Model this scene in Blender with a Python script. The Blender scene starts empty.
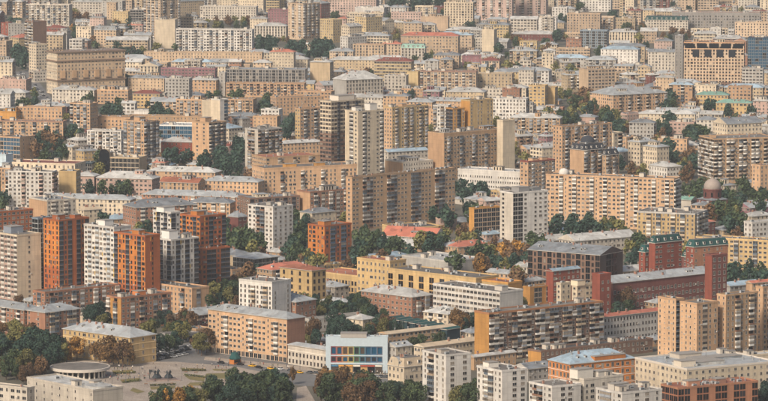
import bpy, math, random
import numpy as np
from mathutils import Vector
random.seed(11)
HAZE = 0.000031
SC = bpy.context.scene
COL = SC.collection
R_ = math.radians

# ------------------------------------------------------------------ camera, sky, sun, exposure
FOC, PW, PH, CAMZ = 4400.0, 768.0, 401.0, 345.0
PITCH = math.atan((200.5 + 273.0) / FOC)
cd = bpy.data.cameras.new('camera')
cd.sensor_width = 36.0
cd.lens = FOC / PW * 36.0
cd.clip_start = 10.0
cd.clip_end = 30000.0
cam = bpy.data.objects.new('camera', cd)
cam.location = (0, 0, CAMZ)
cam.rotation_euler = (math.pi / 2 - PITCH, 0, 0)
COL.objects.link(cam)
SC.camera = cam

SUN_TO = Vector((-0.46, -0.72, 0.66)).normalized()      # towards the sun: low, hazy, from the west
world = bpy.data.worlds.new('World')
SC.world = world
world.use_nodes = True
wn = world.node_tree.nodes
sky = wn.new('ShaderNodeTexSky')
sky.sky_type = 'NISHITA'
sky.sun_disc = False
sky.sun_elevation = math.asin(SUN_TO.z)
sky.sun_rotation = math.atan2(SUN_TO.x, SUN_TO.y)
sky.air_density = 1.0
sky.dust_density = 5.0
wn['Background'].inputs['Strength'].default_value = 0.10
world.node_tree.links.new(sky.outputs[0], wn['Background'].inputs['Color'])
sl = bpy.data.lights.new('sun', 'SUN')
sl.energy = 2.75
sl.angle = R_(9)
sl.color = (1.0, 0.88, 0.74)
so = bpy.data.objects.new('sun', sl)
so.rotation_euler = SUN_TO.to_track_quat('Z', 'Y').to_euler()
COL.objects.link(so)
SC.view_settings.view_transform = 'Standard'
SC.view_settings.look = 'None'
SC.view_settings.gamma = 1.0
SC.view_settings.exposure = 0.36
SC.render.engine = 'CYCLES'
SC.cycles.max_bounces = 4
SC.cycles.diffuse_bounces = 2
SC.cycles.glossy_bounces = 2
SC.cycles.volume_bounces = 0
SC.cycles.use_denoising = True
SC.cycles.use_adaptive_sampling = True

# ------------------------------------------------------------------ pixel <-> place
CF = Vector((0, math.cos(PITCH), -math.sin(PITCH)))
CU = Vector((0, math.sin(PITCH), math.cos(PITCH)))
CP = Vector((0, 0, CAMZ))
def proj(p):
    d = Vector(p) - CP
    z = d.dot(CF)
    return 384 + FOC * d.x / z, 200.5 - FOC * d.dot(CU) / z
def at(x, y, z=0.0):
    d = CF + Vector((1, 0, 0)) * ((x - 384) / FOC) - CU * ((y - 200.5) / FOC)
    return CP + d * ((z - CAMZ) / d.z)
def pxm(p):
    return FOC / (Vector(p) - CP).dot(CF)
def run(P, d, xt):
    k = (xt - 384) / FOC
    z0 = (P - CP).dot(CF)
    return (k * z0 - P.x) / (d.x - k * d.dot(CF))

# ------------------------------------------------------------------ materials
def lin(h):
    h = h.lstrip('#')
    c = [int(h[i:i + 2], 16) / 255 for i in (0, 2, 4)]
    return tuple(x / 12.92 if x <= .04045 else ((x + .055) / 1.055) ** 2.4 for x in c) + (1,)
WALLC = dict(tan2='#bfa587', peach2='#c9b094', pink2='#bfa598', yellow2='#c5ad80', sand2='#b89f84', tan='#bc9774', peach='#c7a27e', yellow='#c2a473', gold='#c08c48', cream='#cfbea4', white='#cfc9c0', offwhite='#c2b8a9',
    paleblue='#bccbd2', brick='#9c7159', brown='#7f6352', dkbrown='#574740', red='#8a4735', redbrown='#704038', orange='#bf7636', dkorange='#a55c30',
    grey='#96918b', bluegrey='#7c8a94', ltgrey='#b1aca4', dark='#3f4145', navy='#2a3d50', tealdark='#1f3a42', pink='#bb9d8e', terra='#a97658', magenta='#8e6468', beige='#bba585', sand='#b59472')
WORD = dict(tan2='tan', peach2='peach', pink2='pink', yellow2='yellow', sand2='sand-coloured', tan='tan', peach='peach', yellow='yellow', gold='golden yellow', cream='cream', white='white', offwhite='off-white', paleblue='pale blue',
    brick='brick', brown='brown', dkbrown='dark brown', red='red brick', redbrown='dark red', orange='orange', dkorange='deep orange', grey='grey', bluegrey='blue-grey',
    ltgrey='light grey', dark='charcoal', navy='navy', tealdark='dark teal', pink='pink', terra='terracotta', magenta='dusky pink', beige='beige', sand='sand-coloured')
ROOFC = dict(metal='#a2a6a6', pale='#b9b8b2', lead='#84898c', bitumen='#6d675f', tar='#4f4b48', rust='#9d6249', salmon='#b8705a', copper='#7fa595', dkgreen='#1d4a48', slate='#33373f', sandroof='#b8a68c', bluemetal='#9fb4c0', darkred='#7c4438')
RWORD = dict(metal='grey metal', pale='pale', lead='lead-grey', bitumen='brownish', tar='dark tar', rust='rust-coloured', salmon='salmon-red', copper='green copper', dkgreen='dark green', slate='black', sandroof='sandy', bluemetal='blue-grey', darkred='dark red')
MATS = {}
def new_mat(key):
    m = bpy.data.materials.new(key)
    m.use_nodes = True
    return m, m.node_tree.nodes, m.node_tree.links, m.node_tree.nodes['Principled BSDF']
def mix_node(n, l, a, b, fac, blend='MIX'):
    x = n.new('ShaderNodeMix'); x.data_type = 'RGBA'; x.blend_type = blend
    for s, v in ((6, a), (7, b)):
        if isinstance(v, tuple): x.inputs[s].default_value = v
        else: l.new(v, x.inputs[s])
    if isinstance(fac, float): x.inputs[0].default_value = fac
    else: l.new(fac, x.inputs[0])
    return x.outputs[2]
def noise(n, l, coord, scale, detail=3.0, vec=(1, 1, 1)):
    mp = n.new('ShaderNodeMapping'); mp.inputs['Scale'].default_value = vec
    l.new(coord, mp.inputs['Vector'])
    t = n.new('ShaderNodeTexNoise'); t.inputs['Scale'].default_value = scale; t.inputs['Detail'].default_value = detail
    l.new(mp.outputs[0], t.inputs['Vector'])
    return t.outputs['Fac']
def ramp(n, l, v, lo, hi):
    r = n.new('ShaderNodeMapRange'); r.inputs['From Min'].default_value = lo; r.inputs['From Max'].default_value = hi
    l.new(v, r.inputs['Value'])
    return r.outputs[0]
def mul(c, f):
    return tuple(min(1, x * f) for x in c[:3]) + (1,)
def mat(key):
    if key in MATS: return MATS[key]
    m, n, l, b = new_mat(key)
    kind, _, name = key.partition('.')
    tc = n.new('ShaderNodeTexCoord').outputs['Object']
    rough = 0.85
    if kind == 'wall':
        c = lin(WALLC[name])
        big = ramp(n, l, noise(n, l, tc, 0.09, 4), .35, .65)
        streak = ramp(n, l, noise(n, l, tc, 0.55, 3, (1, 1, .12)), .45, .8)
        fine = ramp(n, l, noise(n, l, tc, 1.7, 2), .3, .7)
        oi = n.new('ShaderNodeObjectInfo').outputs['Random']
        col = mix_node(n, l, mul(c, .82), mul(c, 1.12), big)
        col = mix_node(n, l, col, mul(c, .58), ramp_mul(n, l, streak, .8))
        col = mix_node(n, l, col, mul(c, .86), ramp_mul(n, l, fine, .5))
        sx = n.new('ShaderNodeSeparateXYZ'); l.new(tc, sx.inputs[0])
        ad = n.new('ShaderNodeMath'); ad.operation = 'ADD'; l.new(sx.outputs[0], ad.inputs[0]); l.new(sx.outputs[1], ad.inputs[1])
        cx_ = n.new('ShaderNodeCombineXYZ'); l.new(ad.outputs[0], cx_.inputs[0]); l.new(sx.outputs[2], cx_.inputs[1])
        bt = n.new('ShaderNodeTexBrick'); l.new(cx_.outputs[0], bt.inputs['Vector'])
        bt.offset = 0.0; bt.inputs['Scale'].default_value = 1.0; bt.inputs['Brick Width'].default_value = 3.2; bt.inputs['Row Height'].default_value = 3.0; bt.inputs['Mortar Size'].default_value = .05
        bt.inputs['Color1'].default_value = (.86, .86, .87, 1); bt.inputs['Color2'].default_value = (1.0, 1.0, .98, 1); bt.inputs['Mortar'].default_value = (.62, .6, .58, 1)
        col = mix_node(n, l, col, bt.outputs['Color'], .8, 'MULTIPLY')
        hsv = n.new('ShaderNodeHueSaturation'); l.new(col, hsv.inputs['Color'])
        l.new(ramp2(n, l, oi, .86, 1.14), hsv.inputs['Value'])
        l.new(hsv.outputs[0], b.inputs['Base Color'])
    elif kind == 'roof':
        c = lin(ROOFC[name])
        big = ramp(n, l, noise(n, l, tc, 0.16, 4), .3, .7)
        st = ramp(n, l, noise(n, l, tc, 0.5, 4, (1, 1, 1)), .5, .75)
        fine = ramp(n, l, noise(n, l, tc, 2.2, 2), .3, .7)
        oi = n.new('ShaderNodeObjectInfo').outputs['Random']
        col = mix_node(n, l, mul(c, .78 if name not in ('bitumen', 'tar', 'lead') else .6), mul(c, 1.1 if name not in ('bitumen', 'tar', 'lead') else 1.3), big)
        col = mix_node(n, l, col, lin('#7d6858') if name in ('metal', 'pale', 'lead', 'bluemetal') else mul(c, .6), ramp_mul(n, l, st, .55))
        col = mix_node(n, l, col, mul(c, .75), ramp_mul(n, l, fine, .45))
        hsv = n.new('ShaderNodeHueSaturation'); l.new(col, hsv.inputs['Color'])
        l.new(ramp2(n, l, oi, .8, 1.12), hsv.inputs['Value'])
        l.new(hsv.outputs[0], b.inputs['Base Color'])
        if name in ('metal', 'pale', 'lead', 'copper', 'bluemetal', 'salmon', 'rust'):
            wv = n.new('ShaderNodeTexWave'); wv.inputs['Scale'].default_value = .28; wv.inputs['Distortion'].default_value = .6; wv.inputs['Detail'].default_value = 1
            wv.bands_direction = 'DIAGONAL'; l.new(tc, wv.inputs['Vector'])
            bp = n.new('ShaderNodeBump'); bp.inputs['Strength'].default_value = .35; bp.inputs['Distance'].default_value = .12
            l.new(wv.outputs['Fac'], bp.inputs['Height']); l.new(bp.outputs[0], b.inputs['Normal'])
            vo = n.new('ShaderNodeTexVoronoi'); vo.inputs['Scale'].default_value = .22; l.new(tc, vo.inputs['Vector'])
            hs2 = n.new('ShaderNodeHueSaturation'); l.new(hsv.outputs[0], hs2.inputs['Color'])
            sp = n.new('ShaderNodeSeparateColor'); l.new(vo.outputs['Color'], sp.inputs[0])
            l.new(ramp2(n, l, sp.outputs[0], .76, 1.12), hs2.inputs['Value']); l.new(hs2.outputs[0], b.inputs['Base Color'])
        rough = .6 if name in ('metal', 'pale', 'lead', 'copper', 'bluemetal') else .9
    elif kind == 'glass':
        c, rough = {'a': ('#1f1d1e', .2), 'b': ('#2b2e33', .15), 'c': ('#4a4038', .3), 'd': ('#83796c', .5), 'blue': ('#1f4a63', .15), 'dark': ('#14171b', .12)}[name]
        b.inputs['Base Color'].default_value = lin(c)
        b.inputs['Specular IOR Level'].default_value = .35
    elif kind == 'leaf':
        cols = {'green': ('#273729', '#475232'), 'deep': ('#1f322d', '#354838'), 'olive': ('#50502f', '#757040'), 'rust': ('#4c3c28', '#7d5f38'), 'amber': ('#765629', '#a97c39'), 'brown': ('#4b3a2c', '#6f5538')}[name]
        geo = n.new('ShaderNodeNewGeometry').outputs['Random Per Island']
        oi = n.new('ShaderNodeObjectInfo').outputs['Random']
        col = mix_node(n, l, lin(cols[0]), lin(cols[1]), geo)
        hsv = n.new('ShaderNodeHueSaturation'); l.new(col, hsv.inputs['Color'])
        l.new(ramp2(n, l, oi, .7, 1.25), hsv.inputs['Value'])
        l.new(hsv.outputs[0], b.inputs['Base Color'])
        rough = .7
        b.inputs['Specular IOR Level'].default_value = .2
    elif kind == 'ground':
        c1, c2, sc_ = {'earth': ('#4b4a3e', '#6b6353', .03), 'asphalt': ('#5d5c5b', '#77746f', .05), 'paving': ('#948779', '#ab9e8f', .08), 'lawn': ('#5c5b33', '#8a7340', .06), 'kerb': ('#a39c92', '#b5aea2', .3), 'paint': ('#c9c6bf', '#dcdad2', .8)}[name]
        big = ramp(n, l, noise(n, l, tc, sc_, 5), .3, .7)
        fine = ramp(n, l, noise(n, l, tc, .6, 3), .3, .7)
        col = mix_node(n, l, lin(c1), lin(c2), big)
        col = mix_node(n, l, col, mul(lin(c1), .8), ramp_mul(n, l, fine, .5))
        if name == 'paving':
            bt = n.new('ShaderNodeTexBrick'); l.new(tc, bt.inputs['Vector']); bt.inputs['Scale'].default_value = 1.0; bt.inputs['Brick Width'].default_value = 4.0; bt.inputs['Row Height'].default_value = 4.0; bt.inputs['Mortar Size'].default_value = .12
            bt.inputs['Color1'].default_value = (.8, .8, .8, 1); bt.inputs['Color2'].default_value = (1, 1, 1, 1); bt.inputs['Mortar'].default_value = (.6, .58, .56, 1)
            col = mix_node(n, l, col, bt.outputs['Color'], .85, 'MULTIPLY')
        l.new(col, b.inputs['Base Color'])
    else:                                   # plain.<hex> painted or bare surfaces of small parts
        c = lin(name)
        f = ramp(n, l, noise(n, l, tc, .8, 3), .3, .7)
        l.new(mix_node(n, l, mul(c, .94), mul(c, 1.04), f), b.inputs['Base Color'])
        rough = .35 if kind == 'gloss' else .7
    b.inputs['Roughness'].default_value = rough
    MATS[key] = m
    return m
def ramp_mul(n, l, v, k):
    x = n.new('ShaderNodeMath'); x.operation = 'MULTIPLY'; x.inputs[1].default_value = k
    l.new(v, x.inputs[0])
    return x.outputs[0]
def ramp2(n, l, v, a, b):
    r = n.new('ShaderNodeMapRange'); r.inputs['To Min'].default_value = a; r.inputs['To Max'].default_value = b
    l.new(v, r.inputs['Value'])
    return r.outputs[0]

# ------------------------------------------------------------------ mesh helpers
class MB:
    """Collects quads and triangles with a material key each."""
    def __init__(s): s.v = []; s.f = []; s.m = []
    def quad(s, pts, mk):
        i = len(s.v); s.v += [tuple(p) for p in pts]; s.f.append(tuple(range(i, i + len(pts)))); s.m.append(mk)
    def box(s, x0, x1, y0, y1, z0, z1, mk, skip=''):
        i = len(s.v)
        s.v += [(x0, y0, z0), (x1, y0, z0), (x1, y1, z0), (x0, y1, z0), (x0, y0, z1), (x1, y0, z1), (x1, y1, z1), (x0, y1, z1)]
        for k, f in (('b', (3, 2, 1, 0)), ('t', (4, 5, 6, 7)), ('f', (0, 1, 5, 4)), ('r', (1, 2, 6, 5)), ('k', (2, 3, 7, 6)), ('l', (3, 0, 4, 7))):
            if k not in skip: s.f.append(tuple(i + q for q in f)); s.m.append(mk)
        return s
    def lathe(s, prof, mk, n=20, cx=0, cy=0, a0=0, a1=2 * math.pi):
        full = abs(a1 - a0 - 2 * math.pi) < 1e-6
        cols = n if full else n + 1
        i = len(s.v)
        for r, z in prof:
            for k in range(cols):
                t = a0 + (a1 - a0) * k / n
                s.v.append((cx + r * math.cos(t), cy + r * math.sin(t), z))
        for j in range(len(prof) - 1):
            for k in range(n):
                k2 = (k + 1) % cols
                s.f.append((i + j * cols + k, i + j * cols + k2, i + (j + 1) * cols + k2, i + (j + 1) * cols + k)); s.m.append(mk)
        return s
    def prism(s, poly, z0, z1, mk, top=None):
        i = len(s.v); n = len(poly)
        s.v += [(x, y, z0) for x, y in poly] + [(x, y, z1) for x, y in poly]
        for k in range(n):
            s.f.append((i + k, i + (k + 1) % n, i + n + (k + 1) % n, i + n + k)); s.m.append(mk)
        s.f.append(tuple(range(i + n, i + 2 * n))); s.m.append(top or mk)
        return s
    def mesh(s, name, smooth=False):
        me = bpy.data.meshes.new(name)
        me.from_pydata(s.v, [], s.f)
        keys = []
        for k in s.m:
            if k not in keys: keys.append(k)
        for k in keys: me.materials.append(mat(k))
        me.polygons.foreach_set('material_index', [keys.index(k) for k in s.m])
        if smooth: me.polygons.foreach_set('use_smooth', [True] * len(s.f))
        me.update()
        return me
    def build(s, name, parent=None, loc=None, smooth=False):
        return link(name, s.mesh(name, smooth), parent, loc)
def link(name, data, parent=None, loc=None, rotz=0.0, scale=None):
    o = bpy.data.objects.new(name, data)
    COL.objects.link(o)
    if parent is not None: o.parent = parent
    if loc is not None: o.location = loc
    if rotz: o.rotation_euler = (0, 0, rotz)
    if scale is not None: o.scale = scale
    return o
def tag(o, label, cat, group=None, kind=None):
    if label: o['label'] = label
    if cat: o['category'] = cat
    if group: o['group'] = group
    if kind: o['kind'] = kind
    return o

# ------------------------------------------------------------------ windows and balconies (shared pieces)
FW, FD = 'plain.#b3aca1', 'plain.#4f423a'
TPL = {}
def tpl(kind, var, frame, bay=3.2, fh=3.0):
    key = (kind, var, frame if kind != 'c' else 'w', round(bay, 1) if kind in 'bgoGL' else 0, round(fh, 1) if kind in 'bgoGL' else 0)
    if key in TPL: return key
    m = MB()
    gl = 'glass.' + 'abcd'[var % 4]
    fr = FW if frame in 'wu' else FD if frame == 'd' else frame
    if kind in 'wvuWnTsSaG':
        w, h = {'w': (1.55, 1.65), 'v': (1.3, 1.85), 'u': (1.95, 1.5), 'W': (2.5, 1.7), 'n': (.95, 1.6), 'T': (1.7, 2.5), 's': (.8, .7), 'S': (2.7, 2.7), 'a': (1.2, 2.0), 'G': (bay * .94, fh * .86)}[kind]
        if kind == 'G' : gl = ('glass.dark', 'glass.a', 'glass.b', 'glass.dark')[var % 4] if frame != 'u' else ('glass.blue', 'glass.blue', 'glass.b', 'glass.dark')[var % 4]
        if kind == 'S' : gl = ('glass.dark', 'glass.c', 'glass.d', 'glass.a')[var % 4]
        t = .09
        x0, x1, y = -w / 2, w / 2, -.07
        m.quad([(x0 + t, -.02, t), (x1 - t, -.02, t), (x1 - t, -.02, h - t), (x0 + t, -.02, h - t)], gl)
        m.box(x0, x1, y, 0, 0, t, fr, 'k'); m.box(x0, x1, y, 0, h - t, h, fr, 'k')
        m.box(x0, x0 + t, y, 0, t, h - t, fr, 'kbt'); m.box(x1 - t, x1, y, 0, t, h - t, fr, 'kbt')
        if w > 1: m.box(-.05, .05, y + .02, 0, t, h - t, fr, 'kbt')
        m.box(x0 - .1, x1 + .1, -.16, 0, -.1, -.01, fr, 'k')
    elif kind == 'p':
        m.box(-.4, .4, -.09, 0, 0, 2.5, frame, 'k')
    elif kind == 'c':
        m.box(-.42, .42, -.38, 0, 0, .62, 'plain.#c3beb5', 'k'); m.box(-.3, .16, -.4, -.38, .1, .52, 'plain.#6f6d6a', 'k')
    else:
        w = bay * .92; h = w and 1.0
        pc = ['plain.#c7c1b6', 'plain.#a9a49c', 'plain.#8d9299', 'plain.#b09b80', 'plain.#7c5c48', 'plain.#55606a', 'plain.#d8d3ca', 'plain.#93806b'][var % 8]
        if frame not in ('w', 'd', 'm'): pc = frame
        elif frame == 'w': pc = ['plain.#d6d0c6', 'plain.#c4bdb1'][var % 2]
        elif frame == 'd': pc = ['plain.#2f3c4c', 'plain.#3d3f46'][var % 2]
        d = 1.05 if kind in 'bo' else .25
        x0, x1 = -w / 2, w / 2
        m.quad([(x0, -.02, .05), (x1, -.02, .05), (x1, -.02, fh - .35), (x0, -.02, fh - .35)], 'glass.' + 'aabc'[var % 4])  # dark sheet: door glass plus the recess's shade, painted flat
        m.box(x0, x1, -d, 0, -.12, .03, 'plain.#a09a90', 'k')
        m.box(x0, x1, -d, -d + .06, .03, 1.05, pc)
        if kind in 'bo':
            m.box(x0, x0 + .06, -d + .06, 0, .03, 1.05, pc, 'k'); m.box(x1 - .06, x1, -d + .06, 0, .03, 1.05, pc, 'k')
        if (kind == 'b' and var % 8 in (1, 2, 3, 5, 6)) or kind == 'g':
            g = 'glass.' + ('bcdaabdc'[var % 8] if frame != 'd' else 'abaabaab'[var % 8])
            m.quad([(x0, -d + .02, 1.05), (x1, -d + .02, 1.05), (x1, -d + .02, fh - .45), (x0, -d + .02, fh - .45)], g)
            for k in range(4):
                xx = x0 + (x1 - x0 - .08) * k / 3
                m.box(xx, xx + .08, -d, -d + .05, 1.05, fh - .45, FW if frame != 'd' else FD, 'kbt')
            if kind == 'b':
                m.quad([(x0, -.0, 1.05), (x0, -d + .02, 1.05), (x0, -d + .02, fh - .45), (x0, 0, fh - .45)], g)
                m.quad([(x1, -d + .02, 1.05), (x1, 0, 1.05), (x1, 0, fh - .45), (x1, -d + .02, fh - .45)], g)
            m.box(x0 - .03, x1 + .03, -d - .03, 0, fh - .45, fh - .33, pc, 'k')
    TPL[key] = dict(v=np.array(m.v), f=m.f, m=m.m, me=None)
    return key
def tpl_mesh(key, name):
    t = TPL[key]
    if t['me'] is None:
        m = MB(); m.v = [tuple(p) for p in t['v']]; m.f = t['f']; m.m = t['m']
        t['me'] = m.mesh(name)
    return t['me']
def joined(items, name, parent):
    """items: [(template key, location, rotz)] -> one mesh object."""
    if not items: return None
    vs, fs, mi, keys, base = [], [], [], [], 0
    for key, loc, rz in items:
        t = TPL[key]; v = t['v']
        c, s = math.cos(rz), math.sin(rz)
        q = np.empty_like(v)
        q[:, 0] = v[:, 0] * c - v[:, 1] * s + loc[0]; q[:, 1] = v[:, 0] * s + v[:, 1] * c + loc[1]; q[:, 2] = v[:, 2] + loc[2]
        vs.append(q)
        fs.append(np.array(t['f']) + base)
        for k in t['m']:
            if k not in keys: keys.append(k)
        mi += [keys.index(k) for k in t['m']]
        base += len(v)
    V = np.concatenate(vs).astype(np.float32); Fq = np.concatenate(fs).astype(np.int32)
    me = bpy.data.meshes.new(name)
    me.vertices.add(len(V)); me.vertices.foreach_set('co', V.ravel())
    me.loops.add(Fq.size); me.loops.foreach_set('vertex_index', Fq.ravel())
    me.polygons.add(len(Fq)); me.polygons.foreach_set('loop_start', np.arange(0, Fq.size, 4, dtype=np.int32))
    for k in keys: me.materials.append(mat(k))
    me.polygons.foreach_set('material_index', np.array(mi, dtype=np.int32))
    me.update(calc_edges=True)
    o = link(name, me, parent)
    o['kind'] = 'stuff'
    return o

# ------------------------------------------------------------------ buildings
NUM = ['zero', 'one', 'two', 'three', 'four', 'five', 'six', 'seven', 'eight', 'nine', 'ten', 'eleven', 'twelve', 'thirteen', 'fourteen', 'fifteen', 'sixteen', 'seventeen']
BL = []
def B(x, y, fl, l, r, a, wall, roof='flat bitumen', L='w', R='w', label=None, nick=None, name='apartment_block', cat='building', fh=3.0, bay=3.2,
      frame='w', bal='m', dl=None, dr=None, gf=None, clutter=1.0, h=None, group=None, band=None, hut=None, top=None, pitch=None, kindword='block', filler=False, par=None, topf=None, acc=None, split=None):
    b = dict(locals())
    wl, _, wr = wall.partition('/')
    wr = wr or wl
    if y < 80: wl, wr = (w + '2' if w in ('tan', 'peach', 'pink', 'yellow', 'sand') else w for w in (wl, wr))   # far walls take paler tints: distance haze put into their colour
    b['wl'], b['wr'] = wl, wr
    H = h if h else fl * fh + .8
    b['H'] = H
    a_ = R_(a)
    P = at(x, y, H)
    eL = Vector((-math.cos(a_), math.sin(a_), 0)); eR = Vector((math.sin(a_), math.cos(a_), 0))
    LY = dl if dl else run(P, eL, x - l)
    LX = dr if dr else run(P, eR, x + r)
    b.update(P=Vector((P.x, P.y, 0)), eL=eL, eR=eR, LX=max(4, LX), LY=max(4, LY), s=pxm(P))
    BL.append(b)
    return b
def corners(b, grow=0.0):
    P, eL, eR, LX, LY = b['P'], b['eL'], b['eR'], b['LX'], b['LY']
    g = grow
    return [P - eL * g - eR * g, P + eR * (LX + g) - eL * g, P + eR * (LX + g) + eL * (LY + g), P + eL * (LY + g) - eR * g]
def overlap(c1, c2):
    for cs in (c1, c2):
        for i in range(2):
            ax = cs[i + 1] - cs[i]; ax = Vector((-ax.y, ax.x, 0))
            p = [ax.dot(q) for q in c1]; q = [ax.dot(w) for w in c2]
            if max(p) <= min(q) or max(q) <= min(p): return False
    return True
def depth_over(c1, c2):
    best = 1e9
    for cs in (c1, c2):
        for i in range(2):
            ax = cs[i + 1] - cs[i]; ax = Vector((-ax.y, ax.x, 0)).normalized()
            p = [ax.dot(q) for q in c1]; q = [ax.dot(w) for w in c2]
            best = min(best, max(p) - min(q), max(q) - min(p))
    return best

CL = {}
def clutter_mesh(kind):
    if kind in CL: return CL[kind]
    m = MB()
    if kind == 'chimney':
        m.box(-.45, .45, -.35, .35, -.6, 1.5, 'plain.#9a7360'); m.box(-.55, .55, -.45, .45, 1.5, 1.65, 'plain.#8b867e')
    elif kind == 'vent':
        m.lathe([(.3, -.4), (.3, .9), (.5, .95), (.5, 1.15), (.0, 1.4)], 'plain.#8e8f8d', 8)
    elif kind == 'roof_hut':
        m.box(-2.2, 2.2, -1.7, 1.7, -.3, 2.5, 'plain.#bcb2a3'); m.box(-2.4, 2.4, -1.9, 1.9, 2.5, 2.68, 'plain.#75706a'); m.box(-.5, .5, -1.76, -1.7, 0, 2, 'plain.#4a4a4a')
    elif kind == 'roof_unit':
        m.box(-1.1, 1.1, -.7, .7, .0, 1.2, 'plain.#9fa2a2'); m.box(-1.0, 1.0, -.72, -.70, .2, 1.0, 'plain.#4f5254'); m.lathe([(.5, 1.2), (.5, 1.35), (0, 1.36)], 'plain.#55585a', 8)
    elif kind == 'dormer':
        m.box(-.6, .6, -.3, 1.4, -.5, .9, 'plain.#bdb8ad', 'k')
        m.quad([(-.75, -.45, .85), (.75, -.45, .85), (0, -.45, 1.35)], 'plain.#a3a5a2')
        m.quad([(-.75, -.45, .85), (0, -.45, 1.35), (0, 1.6, 1.35), (-.75, 1.6, .85)], 'roof.lead'); m.quad([(0, -.45, 1.35), (.75, -.45, .85), (.75, 1.6, .85), (0, 1.6, 1.35)], 'roof.lead')
        m.quad([(-.4, -.32, 0), (.4, -.32, 0), (.4, -.32, .75), (-.4, -.32, .75)], 'glass.a')
    elif kind == 'antenna':
        m.box(-.05, .05, -.05, .05, -.3, 4.0, 'plain.#6b6b6b'); m.box(-.7, .7, -.03, .03, 3.3, 3.36, 'plain.#6b6b6b'); m.box(-.5, .5, -.03, .03, 2.7, 2.76, 'plain.#6b6b6b')
    elif kind == 'satellite_dish':
        m.lathe([(.0, .9), (.4, .95), (.65, 1.15), (.62, 1.17), (.38, .99), (0, .94)], 'plain.#cfcbc4', 10); m.box(-.04, .04, -.04, .04, 0, .95, 'plain.#6b6b6b')
    CL[kind] = m.mesh(kind)
    return CL[kind]

def roof_height(b, u, v):
    """height of the roof surface above the eave at local x=u, y=v (0..LX, 0..LY)"""
    k = b['rk']; rise = b['rise']; LX, LY = b['LX'], b['LY']
    if k == 'flat': return 0.1
    if k == 'mans': return b['mh'] + .1
    if k == 'gable':
        t = (v / LY if LX >= LY else u / LX)
        return rise * (1 - abs(2 * t - 1))
    e = min(u, LX - u, v, LY - v) / (min(LX, LY) / 2)
    return rise * max(0, min(1, e))

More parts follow.
